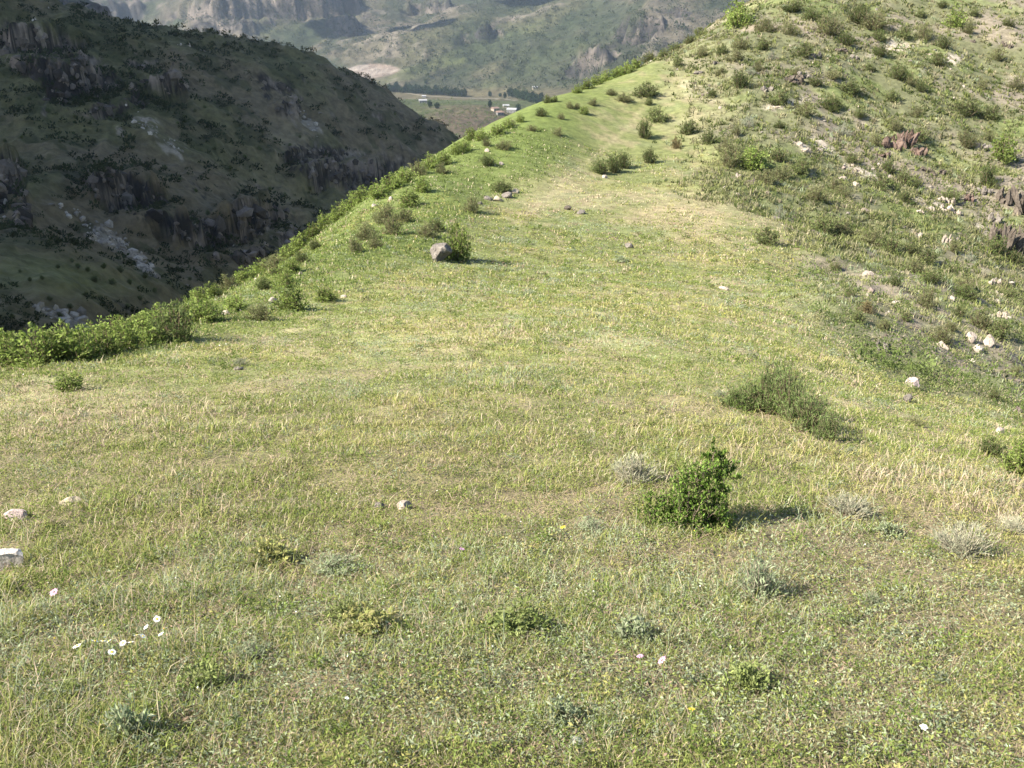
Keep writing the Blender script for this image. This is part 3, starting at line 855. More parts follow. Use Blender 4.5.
HERBS = [
    (757, 598, 54, 42, 'sage', 'bushy grey-green wormwood tuft with a pale curved stalk, lower right meadow'),
    (962, 556, 58, 36, 'pale', 'wide silvery grey tuft on the right side of the meadow'),
    (848, 517, 52, 24, 'pale', 'low pinkish grey twiggy tuft right of the thorn shrub and its shadow'),
    (634, 484, 46, 34, 'pale', 'wispy pale grass tuft just left of the near thorn shrub'),
    (1012, 532, 34, 18, 'pale', 'short silvery tuft cut off by the right edge of the meadow'),
    (240, 366, 18, 9, 'sage', 'small bluish grey tuft alone on the meadow below the round bushes'),
    (370, 634, 56, 28, 'spurge', 'rounded ochre-yellow spurge clump in the lower left meadow'),
    (270, 562, 48, 24, 'spurge', 'yellow-green spurge clump between the white block and near thorn shrub'),
    (345, 622, 34, 24, 'green', 'small fresh green clump touching the ochre spurge on its left'),
    (132, 742, 40, 46, 'blue', 'upright leafy blue-green herb beside the dry straw patch, lower left corner'),
    (562, 728, 40, 30, 'blue', 'greyish leafy herb just above the lichen-green stone at the bottom'),
    (870, 606, 26, 16, 'sage', 'little silver-blue tuft right of the bushy wormwood'),
    (890, 536, 26, 16, 'blue', 'small turquoise-green tuft between the two silvery tufts'),
    (632, 641, 40, 24, 'blue', 'low blue-green rosette above the pair of pink flowers'),
    (512, 633, 60, 30, 'green', 'dark green leafy clump in the middle of the lower meadow'),
    (590, 532, 34, 14, 'sage', 'flat grey-green tuft left of the near thorn shrub base'),
    (335, 572, 52, 18, 'sage', 'flat grey mat of herbs right of the yellow-green spurge'),
    (70, 700, 30, 22, 'green', 'grassy green clump at the far left below the daisies'),
    (720, 398, 18, 8, 'sage', 'small bluish tuft left of the spreading shrub patch'),
    (850, 455, 16, 8, 'sage', 'dark little tuft just beyond the right end of the spreading shrub patch'),
    (748, 690, 48, 30, 'green', 'yellowish green clump near the bottom below the wormwood tuft'),
    (205, 690, 44, 30, 'green', 'green clump below the daisies with dark gaps around it'),
    (620, 262, 14, 6, 'blue', 'tiny blue-green rosette beside the grey stone on the saddle'),
    (940, 545, 22, 16, 'sage', 'dark grey stub of a tuft touching the wide silvery tuft'),
    (250, 660, 40, 20, 'sage', 'grey woolly tuft right of the white daisies'),
]
for px, py, w, h, kind, lab in HERBS:
    p = hit1(px, py); d = float(p[1] * CP - p[2] * SP)
    o = HERB_K[kind].put(p - np.array([0, 0, .1 * h * d / F]), w * d / F * 1.25, h * d / F * 1.1, name='herb_tuft')
    tag(o, lab, 'herb tuft', 'herb tufts standing out of the meadow')

# ------------------------------------------------------------------ rocks
ROCKM = {
    'grey': mat_rock('grey rock', (.10, .085, .07), (.215, .188, .16), (.04, .035, .03), 4.5, 1.0, .85),
    'pale': mat_rock('pale rock', (.27, .22, .175), (.37, .31, .255), (.16, .125, .10), 5.0, .8, .7),
    'pink': mat_rock('pinkish rock', (.33, .25, .22), (.43, .35, .32), (.22, .17, .155), 9.0, .6, .5),
    'buff': mat_rock('buff rock', (.32, .26, .18), (.44, .37, .27), (.20, .165, .12), 9.0, .7, .6),
    'dark': mat_rock('dark rock', (.05, .04, .031), (.105, .084, .066), (.15, .128, .10), 3.0, 1.0, .5),
    'red': mat_rock('red rock', (.07, .046, .036), (.135, .09, .07), (.16, .13, .105), 2.5, 1.0, .5),
    'lichen': mat_rock('lichen green rock', (.22, .24, .18), (.32, .34, .27), (.12, .13, .09), 14.0, .6, .6),
    'white': mat_rock('white rock', (.42, .37, .31), (.52, .47, .40), (.31, .25, .21), 9.0, .6, .6),
}


def rock_mesh(name, sx, sy, sz, cuts=14, sub=4, rough=.06, seed=0, blocky=False, flat=False, undercut=None, lo=.55, hi=.92):
    r = np.random.default_rng(seed)
    V, Fc = ico(sub)
    V = V.copy()
    if blocky:
        for n in np.concatenate([np.eye(3), -np.eye(3)]):
            n = unit(n + .14 * r.normal(size=3)); V -= np.maximum(V @ n - .52, 0)[:, None] * n
    for _ in range(cuts):
        n = unit(r.normal(size=3)); dd = r.uniform(lo, hi)
        V -= np.maximum(V @ n - dd, 0)[:, None] * n
    n1 = fbm(V[:, 0] * 1.0 + V[:, 2] * .7 + seed, V[:, 1] - V[:, 2] * .6, .8, 4, seed)
    V *= (1 + rough * n1)[:, None]
    if undercut is not None:
        ux, uy = undercut
        k = sstep(.15, -.6, V[:, 2]) * sstep(-.2, .8, V[:, 0] * ux + V[:, 1] * uy)
        V[:, :2] -= (.42 * k)[:, None] * np.array([ux, uy])
    V = V * np.array([sx, sy, sz])
    return mesh_faces(name, V, Fc, smooth=False)


def crag_mesh(sx, sz, seed):
    """a jointed crag: upright angular blocks leaning together, fluted and broken"""
    r = np.random.default_rng(seed); VV = []; FF = []; off = 0
    IV_, IF_ = ico(4)
    for i in range(9):
        V = IV_.copy()
        for _ in range(16):
            n = unit(r.normal(size=3) * np.array([1, 1, .6])); V -= np.maximum(V @ n - r.uniform(.4, .8), 0)[:, None] * n
        a = r.uniform(0, 6.28)
        s = np.array([r.uniform(.28, .55) * sx, r.uniform(.25, .5) * sx, r.uniform(.35, .8) * sz])
        V = V * (1 + .18 * fbm(V[:, 0] * 1.5 + i * 3, V[:, 1] * 1.5 + V[:, 2] * .4, .5, 4, seed + i, .6))[:, None]
        V = V * s
        V[:, 0] += V[:, 2] * r.uniform(-.6, .6)
        ca, sa = math.cos(a), math.sin(a)
        V = np.stack([V[:, 0] * ca - V[:, 1] * sa, V[:, 0] * sa + V[:, 1] * ca, V[:, 2]], 1)
        V += np.array([r.uniform(-.8, .8) * sx, r.uniform(-.3, .5) * sx, r.uniform(-.4, .1) * sz - abs(0)])
        VV.append(V); FF.append(IF_ + off); off += len(V)
    return mesh_faces('rock_outcrop', np.concatenate(VV), np.concatenate(FF))


def rock_at(px, py, w, h, kind, lab=None, name='stone', cuts=12, sub=3, seed=None, deep=1.0, undercut=None, rz=0.0, sink=.34, rough=.06, lo=.55, hi=.92, blocky=False):
    p = hit1(px, py)
    if p is None: return None
    d = float(p[1] * CP - p[2] * SP)
    sx = w * d / F * .5; sz = h * d / F * .56
    seed = seed if seed is not None else int(px * 7 + py * 13)
    if name == 'rock_outcrop':
        me = crag_mesh(sx, sz, seed)
    else:
        me = rock_mesh(name, sx, sx * deep, sz, cuts, sub, rough, seed, undercut=undercut, lo=lo, hi=hi, blocky=blocky)
    me.materials.append(ROCKM[kind])
    o = link(name, me)
    o.location = p + np.array([0, sx * deep * .5, sz * (1 - 2 * sink) * .8]); o.rotation_euler = (0, random.uniform(-.1, .1), rz)
    if lab: tag(o, lab, 'boulder' if name == 'boulder' else 'rock outcrop' if name == 'rock_outcrop' else 'stone')
    return o


rock_at(440, 262, 27, 22, 'grey', 'grey-brown lichen-spotted boulder with an undercut side, beside a leafy bush', 'boulder', 16, 5, 4, .85, (.95, -.3), sink=.05, lo=.6, rough=.14)
rock_at(8, 570, 46, 30, 'white', 'pale blocky stone cut by the left edge of the meadow', 'stone', 9, 5, 91, .5, rz=.3, lo=.6, hi=.85, sink=.14, blocky=True, rough=.14)
rock_at(16, 521, 28, 16, 'pink', 'rounded pinkish grey stone near the left edge above the pale block', 'stone', 12, 4, 23, .7)
rock_at(68, 505, 24, 11, 'buff', 'flat buff stone right of the rounded pinkish stone', 'stone', 12, 4, 35, .6, rz=.3)
rock_at(404, 510, 17, 12, 'pale', 'small whitish stone alone in the middle of the meadow', 'stone', 10, 4, 46, .8)
rock_at(379, 509, 12, 11, 'grey', 'small dark stone just left of the whitish meadow stone', 'stone', 10, 3, 57, .8)
rock_at(578, 748, 22, 14, 'lichen', 'greenish lichen-grey stone at the bottom edge of the meadow', 'stone', 11, 4, 68, .8)
rock_at(605, 178, 6, 5, 'pale', 'small white stone in front of the dark shrub on the crest', 'stone', 9, 3, 3)
rock_at(568, 210, 9, 6, 'dark', 'dark stone on the saddle, left one of two beside the trail', 'stone', 9, 3, 5)
rock_at(581, 214, 9, 7, 'grey', 'grey stone on the saddle, right one of two beside the trail', 'stone', 9, 3, 6)
rock_at(629, 248, 9, 7, 'grey', 'grey stone alone on the right shoulder of the saddle', 'stone', 9, 3, 7)
rock_at(724, 290, 12, 5, 'pale', 'flat pale stone where the saddle meets the stony hillside', 'stone', 9, 3, 8, .5, rz=-.4)
rock_at(913, 390, 15, 14, 'pink', 'pale pinkish boulder at the meadow edge, upper one of two', 'boulder', 14, 4, 9, .8, sink=.1)
rock_at(908, 403, 9, 10, 'grey', 'small upright grey boulder just below the pale pinkish boulder', 'boulder', 12, 4, 10, .8, sink=.1)
rock_at(884, 352, 16, 16, 'grey', 'grey craggy outcrop on the lower hillside casting a long shadow', 'rock_outcrop', 18, 5, 12, .6, sink=.15, rough=.2)
rock_at(872, 347, 14, 7, 'grey', 'low grey rock on the left side of the craggy grey outcrop', 'stone', 12, 4, 13, .6)
rock_at(972, 343, 11, 13, 'pale', 'left one of the twin shadowed boulders low on the hillside', 'boulder', 14, 4, 14, .8, (.9, 0), sink=.1)
rock_at(990, 347, 12, 14, 'pale', 'right one of the twin shadowed boulders low on the hillside', 'boulder', 14, 4, 15, .9, (.9, 0), sink=.1)
rock_at(869, 276, 15, 9, 'pale', 'white stone lying on the open hillside slope', 'stone', 14, 4, 16, .6, rough=.15)
rock_at(898, 305, 13, 6, 'pale', 'flat pale stone below the white stone on the slope', 'stone', 10, 3, 17, .6, rz=-.3)
rock_at(953, 300, 6, 7, 'pale', 'small pale stone between bushes above the twin boulders', 'stone', 9, 3, 18)
rock_at(1000, 434, 10, 10, 'pale', 'pale stone behind the dark bush at the foot of the hillside', 'stone', 12, 3, 19)
rock_at(238, 370, 10, 4, 'grey', 'flat grey stone in the meadow beside the bluish grey tuft', 'stone', 9, 3, 20)
rock_at(272, 303, 10, 8, 'pale', 'pale stone half hidden among bushes at the left edge', 'stone', 10, 3, 21)
rock_at(225, 315, 9, 6, 'pale', 'pale stone between two bushes left of the hidden one', 'stone', 10, 3, 22)
rock_at(344, 298, 8, 4, 'pale', 'flat stone beside the small bush on the saddle edge', 'stone', 9, 3, 25)
for i, (px, py, w, h) in enumerate([(488, 200, 10, 6), (497, 201, 12, 8), (507, 198, 13, 9), (515, 193, 10, 6), (480, 205, 6, 5)]):
    o = rock_at(px, py, w, h, 'buff' if i % 2 else 'grey', None, 'stone', 12, 3, 30 + i, .7)
    later(o, px, py, 'tan block of the rock ledge', 'stone'); o['group'] = 'blocks of the tan ledge'
for px, py in [(487, 152), (501, 165), (391, 200), (374, 207), (300, 275)]:
    o = rock_at(px, py, 5, 5, 'pale', None, 'stone', 9, 3)
    if o: later(o, px, py, 'small pale stone', 'stone'); o['group'] = 'stones scattered over the hill'
# hillside crags
for px, py, w, h, kind, head in [(893, 150, 22, 22, 'red', 'reddish craggy outcrop'), (905, 147, 22, 26, 'red', 'reddish craggy outcrop'), (918, 156, 16, 14, 'red', 'reddish craggy outcrop'), (884, 158, 14, 10, 'red', 'reddish craggy outcrop'),
                                 (971, 202, 13, 14, 'red', 'red-brown crag'), (952, 205, 11, 12, 'pale', 'pale upright crag'), (948, 212, 14, 12, 'pale', 'pale upright crag'), (941, 201, 9, 8, 'pale', 'pale upright crag'), (957, 215, 9, 8, 'pale', 'pale upright crag'),
                                 (930, 212, 9, 9, 'pale', 'pale upright crag'), (921, 214, 7, 8, 'pale', 'pale upright crag'), (946, 245, 8, 18, 'pale', 'pale upright crag'), (985, 195, 14, 14, 'grey', 'grey craggy outcrop'),
                                 (1002, 245, 20, 34, 'dark', 'dark cliff crag'), (1016, 255, 22, 50, 'dark', 'dark cliff crag'), (1010, 205, 22, 26, 'dark', 'dark cliff crag'), (1020, 215, 18, 40, 'dark', 'dark cliff crag'), (996, 225, 12, 18, 'grey', 'grey craggy outcrop'),
                                 (985, 150, 18, 10, 'grey', 'grey craggy outcrop'), (938, 176, 20, 10, 'dark', 'dark craggy outcrop'), (925, 172, 12, 8, 'dark', 'dark craggy outcrop'), (795, 84, 18, 14, 'dark', 'dark craggy outcrop'), (805, 80, 14, 12, 'grey', 'grey craggy outcrop'), (768, 92, 14, 9, 'grey', 'grey craggy outcrop'),
                                 (818, 58, 12, 9, 'grey', 'grey craggy outcrop'), (840, 52, 14, 8, 'dark', 'dark craggy outcrop'), (856, 60, 10, 8, 'grey', 'grey craggy outcrop'), (720, 64, 12, 6, 'grey', 'grey craggy outcrop'), (700, 74, 12, 5, 'grey', 'grey craggy outcrop'),
                                 (1005, 47, 8, 8, 'dark', 'dark craggy outcrop'), (1013, 49, 8, 8, 'dark', 'dark craggy outcrop'), (740, 178, 9, 8, 'pale', 'pale upright crag'), (750, 185, 12, 8, 'dark', 'dark craggy outcrop'), (974, 43, 5, 6, 'dark', 'dark craggy outcrop'), (996, 285, 12, 9, 'pale', 'pale upright crag'), (1000, 300, 8, 12, 'pale', 'pale upright crag'),
                                 (1003, 318, 10, 10, 'pale', 'pale upright crag'), (800, 146, 9, 8, 'pale', 'pale bare slab'), (806, 153, 10, 9, 'pale', 'pale bare slab'), (820, 151, 9, 5, 'pale', 'pale bare slab'), (844, 180, 12, 6, 'pale', 'pale bare slab'), (857, 186, 9, 6, 'pale', 'pale bare slab'), (889, 178, 8, 5, 'pale', 'pale bare slab'), (853, 166, 10, 4, 'pale', 'pale bare slab'), (872, 170, 10, 4, 'pale', 'pale bare slab')]:
    slab = 'slab' in head
    o = rock_at(px, py, w * (1.1), h, kind, None, 'stone' if slab else 'rock_outcrop', 18, 4, None, .7, sink=.2 if not slab else .3, rough=.22, lo=.45, hi=.85)
    if o:
        later(o, px, py - h / 2, head, 'stone' if slab else 'rock outcrop'); o['group'] = 'crags and slabs on the stony hillside'
# small stones over the hillside
n = 0
rr = random.Random(5)
while n < 70:
    px, py = rr.uniform(640, 1020), rr.uniform(6, 420)
    p = hit1(px, py)
    if p is None or hillness(p[0], p[1]) < .5 or rr.random() > .35 + .65 * (fbm(np.array([p[0]]), np.array([p[1]]), 9, 2, 44)[0] > .1): continue
    w = rr.uniform(2.2, 4.5)
    kd = rr.choice(['pale', 'grey', 'grey', 'grey', 'dark', 'dark'])
    o = rock_at(px, py, w, w * rr.uniform(.6, 1.1), kd, None, 'stone', 9, 2)
    later(o, px, py, {'pale': 'small whitish stone', 'grey': 'small grey stone', 'pink': 'small pinkish stone', 'dark': 'small dark stone'}[kd], 'stone')
    o['group'] = 'stones scattered over the hill'; n += 1
finish_labels(MARKS)
# ------------------------------------------------------------------ flowers
PETAL = {'white': mat_plain('white petals', (.60, .60, .56), .6, .03), 'pink': mat_plain('pink petals', (.42, .22, .34), .6, .06), 'yellow': mat_plain('yellow petals', (.5, .38, .03), .6, .05)}
DISC = mat_plain('flower disc', (.70, .46, .03), .8, .1, 200.0)
STEM = mat_plain('flower stem', (.12, .17, .05), .8, .1)


def flower(name, px, py, dia, kind, lab, group, petals=14, disc=True, hgt=.09, tiltv=.45):
    p = hit1(px, py); d = float(p[1] * CP - p[2] * SP)
    # the head floats hgt over the soil: step back along the sight line until it does
    for _ in range(6):
        dv = ray(px, py); s = p[1] / dv[1]
        gz = float(G_rid.h(np.array([p[0]]), np.array([p[1]]))[0])
        err = (p[2] - gz) - hgt
        p = p + dv * (err * 1.4)
    base = np.array([p[0], p[1], p[2] - hgt])
    R0 = dia * d / F * .5
    t = empty(name, base, random.random() * 6)
    tl = np.array([random.uniform(-.8, .8) * tiltv, -tiltv * random.uniform(.3, 1.8), 1.0]); tl /= np.linalg.norm(tl)
    M = np.array(Vector(tl).to_track_quat('Z', 'Y').to_matrix())
    V = []; Fc = []
    for k in range(petals):
        a = 2 * math.pi * k / petals + random.uniform(-.06, .06); w = math.pi / petals * 1.05; L = R0 * random.uniform(.9, 1.08)
        dr = lambda q, r, z: [math.cos(q) * r, math.sin(q) * r, z]
        b = len(V)
        V += [dr(a - w * .5, R0 * .22, 0), dr(a - w * .8, L * .75, R0 * .08), dr(a, L, random.uniform(-.1, .08) * R0), dr(a + w * .8, L * .75, R0 * .08), dr(a + w * .5, R0 * .22, 0)]
        Fc.append([b, b + 1, b + 2, b + 3, b + 4])
    V = np.array(V) @ M.T + np.array([0, 0, hgt])
    link('petal_ring', mesh_faces('petal_ring', V, np.array(Fc)), PETAL[kind], t)
    if disc:
        IV_, IF_ = ico(2)
        v = IV_ * np.array([R0 * .3, R0 * .3, R0 * .16]); v = v @ M.T + np.array([0, 0, hgt]) + tl * R0 * .05
        link('disc', mesh_faces('disc', v, IF_, smooth=True), DISC, t)
    v, f = tubes([(np.array([[.01, .015, -.02], [.004, .008, hgt * .5], [0, 0, hgt]]), np.array([.0016, .0014, .0012]))], 5)
    link('flower_stem', mesh_faces('flower_stem', v, f), STEM, t)
    tag(t, lab, 'flower', group)
    return t


DAISY = [(77, 646, 9, 'largest white daisy, leftmost of the daisy row'), (95, 641, 8, 'white daisy just right of the largest daisy'), (103, 641, 6, 'small yellow-centred daisy, left one of the close pair'),
         (109, 641, 6, 'small yellow-centred daisy, right one of the close pair'), (112, 652, 8, 'white daisy standing lowest of the whole row'), (123, 643, 7, 'white daisy in the middle of the row, left one of two level ones'),
         (131, 642, 6, 'white daisy in the middle of the row, right one of two level ones'), (137, 635, 7, 'white daisy right of the middle, just before the topmost three'), (143, 636, 5, 'smallest faint daisy touching its bigger neighbour on the right'),
         (146, 627, 6, 'white daisy left of the topmost daisy'), (157, 619, 7, 'topmost white daisy of the row'), (164, 629, 8, 'rightmost white daisy of the row'), (161, 634, 6, 'yellowish daisy just under the rightmost daisy')]
for px, py, dm, lab in DAISY:
    flower('daisy', px, py, dm, 'white', lab, 'white daisies in the lower left meadow', hgt=random.uniform(.115, .15))
flower('pink_flower', 662, 660, 10, 'pink', 'larger pale pink flower, right one of the pink pair', None, 9, False, .14)
flower('pink_flower', 640, 656, 7, 'pink', 'smaller pale pink flower, left one of the pink pair', None, 9, False, .14)
flower('pink_flower', 54, 592, 9, 'pink', 'purple-pink flower below the pale block at the left', None, 9, False, .1)
flower('pink_flower', 462, 549, 6, 'pink', 'tiny pink flower in the middle meadow below the whitish stone', None, 9, False, .1)
flower('white_flower', 924, 727, 8, 'white', 'round white flower near the bottom right corner', None, 6, False, .1, .2)
flower('white_flower', 1008, 745, 5, 'white', 'tiny white flower in the bottom right corner', None, 6, False, .09, .2)
flower('white_flower', 347, 698, 5, 'white', 'tiny white flower below the ochre spurge clump', None, 6, False, .09, .2)
flower('yellow_flower', 692, 709, 8, 'yellow', 'small yellow flower at the bottom right of the pink pair', None, 7, False, .1, .3)
flower('yellow_flower', 563, 527, 6, 'yellow', 'small yellow flower left of the near thorn shrub', None, 7, False, .1, .3)

# ------------------------------------------------------------------ meadow grass (uncountable)
def blades(P, h, w, az, lean, curl, cb, ct):
    """narrow two-step blades; returns V, F (tris as quads with mid), colours"""
    n = len(P)
    t = np.stack([np.cos(az), np.sin(az), np.zeros(n)], 1)           # width direction
    la = az + math.pi / 2 + rng.normal(size=n) * .8
    ld = np.stack([np.cos(la), np.sin(la), np.zeros(n)], 1)
    h = h[:, None]; w = w[:, None]; lean = lean[:, None]; curl = curl[:, None]
    up = np.array([0, 0, 1.0])
    m = P + up * h * .55 * np.sqrt(1 - np.minimum(lean, .95) ** 2) + ld * h * .55 * lean
    l2 = np.clip(lean + curl, 0, 1.1)
    tip = m + up * h * .5 * (1 - l2 ** 2 * .9) + ld * h * .5 * l2
    V = np.stack([P - t * w * .5, P + t * w * .5, m + t * w * .42, m - t * w * .42, tip], 1).reshape(-1, 3)
    i = (np.arange(n) * 5)[:, None]
    q = i + np.array([[0, 1, 2, 3]]); tr = i + np.array([[3, 2, 4]])
    loops = np.concatenate([q, tr], 1).ravel()
    starts = np.stack([np.arange(n) * 7, np.arange(n) * 7 + 4], 1).ravel()
    totals = np.tile([4, 3], n)
    cm = cb * .4 + ct * .6
    C = np.stack([cb, cb, cm, cm, ct], 1).reshape(-1, 3)
    return V, loops, starts, totals, C


def scatter(n, r0, r1, half=36):
    """denser nearby; all around the near meadow, narrower far off"""
    n2 = n * 60 // half
    a = rng.uniform(-R(60), R(60), n2); r = np.exp(rng.uniform(math.log(r0), math.log(r1), n2))
    k = np.abs(a) < R(half) + R(60 - half) * sstep(30, 12, r)
    a, r = a[k], r[k]
    return r * np.sin(a), r * np.cos(a), r


def seen_px(x, y, z):
    return to_px(np.stack([x, y, z], -1))


GRASS = mat_leaf('grass blades', .4, 0)
cG = np.array([.16, .192, .05]); cG2 = np.array([.23, .258, .08]); cY = np.array([.325, .302, .115]); cS = np.array([.45, .385, .26]); cW = np.array([.52, .45, .33]); cGr = np.array([.27, .305, .185]); cP = np.array([.40, .285, .205])


def tuft_colors(x, y, n):
    """per-tuft colour by patch"""
    dry, yel, gry, bare = meadow_fields(x, y)
    u = rng.random(n)
    c = cG[None] + (cG2 - cG)[None] * rng.random((n, 1))
    k = u < .15 + .6 * yel; c[k] = cY * rng.uniform(.75, 1.15, (k.sum(), 1))
    u2 = rng.random(n); k = u2 < .14 + .5 * dry; c[k] = (cS + (cP - cS) * rng.random((k.sum(), 1)) * .8) * rng.uniform(.75, 1.15, (k.sum(), 1))
    u3 = rng.random(n); k = u3 < .03 + .25 * gry; c[k] = cGr * rng.uniform(.8, 1.15, (k.sum(), 1))
    return c, dry, yel, gry, bare


def expand(x, y, r, m, spread):
    X = np.repeat(x, m) + rng.normal(size=len(x) * m) * np.repeat(spread, m)
    Y = np.repeat(y, m) + rng.normal(size=len(x) * m) * np.repeat(spread, m)
    return X, Y


allV = []; allL = []; allS = []; allT = []; allC = []
ov = ol = 0


def add_blades(B):
    global ov, ol
    V, l, s, t, C = B
    allV.append(V.astype(np.float32)); allL.append(l + ov); allS.append(s + ol); allT.append(t); allC.append(C.astype(np.float32))
    ov += len(V); ol += len(l)


# fine turf
NT = 105000
x, y, r = scatter(NT, 1.7, 62); NT = len(x)
hlv = hillness(x, y)
keep = (rng.random(NT) > hlv * .9)
_, _, _, bare = meadow_fields(x, y)
clump = fbm(x, y, .30, 3, 301)
keep &= rng.random(NT) > .85 * bare * (r < 30)
keep &= (clump > rng.uniform(-1.0, .25, NT)) | (r > 14)
x, y, r = x[keep], y[keep], r[keep]
fgv = flank_green(x, y, G_rid.h(x, y))
c, dry, yel, gry, bare = tuft_colors(x, y, len(x))
lush = fgv > rng.random(len(x)) * 1.15
c[lush] = np.array([.13, .168, .048]) * rng.uniform(.75, 1.25, (lush.sum(), 1))
m = 7
X, Y = expand(x, y, r, m, .016 + .0022 * r)
Rr = np.repeat(r, m); Cc = np.repeat(c, m, 0) * rng.uniform(.8, 1.2, (len(X), 1))
k = rng.random(len(X)) < .10; Cc[k] = cS * rng.uniform(.8, 1.2, (k.sum(), 1))
Z = G_rid.h(X, Y)
hh = rng.gamma(4, .0092, len(X)) * np.repeat(.85 + .8 * fbm(x, y, 2.0, 3, 201) + .45 * fbm(x, y, .30, 3, 301) + .5 * lush, m).clip(.3, 2) + .010
hh = np.clip(hh, .015, .30) * (1 + .012 * Rr)
ww = np.maximum(.0022 * rng.uniform(.7, 1.7, len(X)), .00085 * Rr)
add_blades(blades(np.stack([X, Y, Z - .004], 1), hh, ww, rng.random(len(X)) * 6.28, rng.uniform(.2, .97, len(X)), rng.uniform(0, .7, len(X)), Cc * .9, Cc * 1.08))

# dry thatch lying flat
n = 70000
x, y, r = scatter(n, 1.7, 30); n = len(x)
Z = G_rid.h(x, y)
cc = (cS + (cP - cS) * rng.random((n, 1))) * rng.uniform(.55, 1.0, (n, 1)) * .85
add_blades(blades(np.stack([x, y, Z + rng.random(n) * .014], 1), rng.uniform(.03, .11, n), np.maximum(.0022, .0007 * r), rng.random(n) * 6.28, rng.uniform(.88, .99, n), rng.uniform(-.1, .15, n), cc, cc * 1.1))

# tall straw stalks
n = 2600
x, y, r = scatter(n, 2.0, 40); n = len(x)
dry, _, _, _ = meadow_fields(x, y)
px_, py_ = seen_px(x, y, G_rid.h(x, y))
k = (rng.random(n) < .25 + .75 * dry) & (hillness(x, y) < .6)
x, y, r = x[k], y[k], r[k]; n = len(x)
cc = cW * rng.uniform(.7, 1.15, (n, 1)); 
add_blades(blades(np.stack([x, y, G_rid.h(x, y)], 1), rng.uniform(.08, .2, n), np.maximum(.0013, .0004 * r), rng.random(n) * 6.28, rng.uniform(.05, .6, n), rng.uniform(.0, .6, n), cc * .75, cc))

# hillside tussocks
n = 26000
x, y, r = scatter(n, 14, 125, 33); n = len(x)
k = (hillness(x, y) > rng.random(n) * .8) & (fbm(x, y, 3, 3, 222) > rng.uniform(-1.1, .5, n))
x, y, r = x[k], y[k], r[k]; n = len(x)
c = mix(np.tile(cG2 * .85, (n, 1)), cS * .75, np.clip(rng.normal(.42, .3, n), 0, 1))
c[rng.random(n) < .22] = np.array([.075, .095, .03])
c[rng.random(n) < .10] = cGr
m = 14
sp = rng.uniform(.06, .18, n)
X, Y = expand(x, y, r, m, sp)
N_ = len(X); Rr = np.repeat(r, m)
Cc = np.repeat(c, m, 0) * rng.uniform(.75, 1.2, (N_, 1))
add_blades(blades(np.stack([X, Y, G_rid.h(X, Y) - .02], 1), np.repeat(rng.uniform(.12, .38, n) * np.clip(r / 48, .35, 1), m) * rng.uniform(.6, 1.2, N_), np.maximum(.006, .00085 * Rr), rng.random(N_) * 6.28, rng.uniform(.1, .85, N_), rng.uniform(0, .5, N_), Cc * .9, Cc * 1.05))
n = 52000
x, y, r = scatter(n, 42, 130, 33); n = len(x)
k = (hillness(x, y) > rng.random(n) * .7) & (fbm(x, y, 2.5, 3, 223) > rng.uniform(-1.1, .4, n))
x, y, r = x[k], y[k], r[k]; n = len(x)
c = mix(np.tile(cG2 * .66, (n, 1)), cS * .58, np.clip(rng.normal(.4, .3, n), 0, 1))
c[rng.random(n) < .25] = np.array([.085, .105, .035])
m = 7
X, Y = expand(x, y, r, m, rng.uniform(.06, .16, n))
N_ = len(X); Rr = np.repeat(r, m)
Cc = np.repeat(c, m, 0) * rng.uniform(.75, 1.2, (N_, 1))
add_blades(blades(np.stack([X, Y, G_rid.h(X, Y) - .02], 1), np.repeat(rng.uniform(.12, .4, n), m) * rng.uniform(.6, 1.2, N_), np.maximum(.02, .0010 * Rr), rng.random(N_) * 6.28, rng.uniform(.1, .9, N_), rng.uniform(0, .5, N_), Cc * .9, Cc * 1.05))
me = mesh_np('grass', np.concatenate(allV), np.concatenate(allL), np.concatenate(allS), np.concatenate(allT), np.concatenate(allC))
tag(link('grass', me, GRASS), 'short mixed green and straw-coloured grass covering the ridge', 'grass', kind='stuff')

# ------------------------------------------------------------------ low leafy ground cover
VV, FF, CC, off = [], [], [], 0


def add_leaves(x, y, m, spread, hmax, size, asp, c, r):
    global off
    n = len(x)
    X, Y = expand(x, y, r, m, spread)
    Zg = G_rid.h(X, Y)
    P = np.stack([X, Y, Zg + rng.random(len(X)) * np.repeat(hmax, m)], 1)
    D = rng.normal(size=(len(X), 3)) * np.array([1, 1, .55]) + np.array([0, 0, .45])
    s = np.repeat(size, m) * rng.uniform(.6, 1.3, len(X))
    V, Fc = leaf_quads(P, D, s, asp)
    VV.append(V); FF.append(Fc + off); off += len(V)
    CC.append(np.repeat(np.repeat(c, m, 0) * rng.uniform(.75, 1.25, (len(X), 1)), 4, 0))


n = 46000
x, y, r = scatter(n, 1.7, 45); n = len(x)
dry, yel, gry, bare = meadow_fields(x, y)
k = (hillness(x, y) < .7)
x, y, r, gry, yel, dry = x[k], y[k], r[k], gry[k], yel[k], dry[k]; n = len(x)
c = cG + (cG2 - cG) * rng.random((n, 1))
k = rng.random(n) < .12 + .35 * yel; c[k] = cY * .95
k = rng.random(n) < .04 + .45 * gry; c[k] = cGr * rng.uniform(.85, 1.2, (k.sum(), 1))
k = rng.random(n) < .10 * dry + .05; c[k] = cP * .8
add_leaves(x, y, 11, .022 + .0025 * r, rng.uniform(.01, .07, n) * (1 + .01 * r), np.maximum(rng.uniform(.007, .019, n), .0019 * r), .42, c, r)
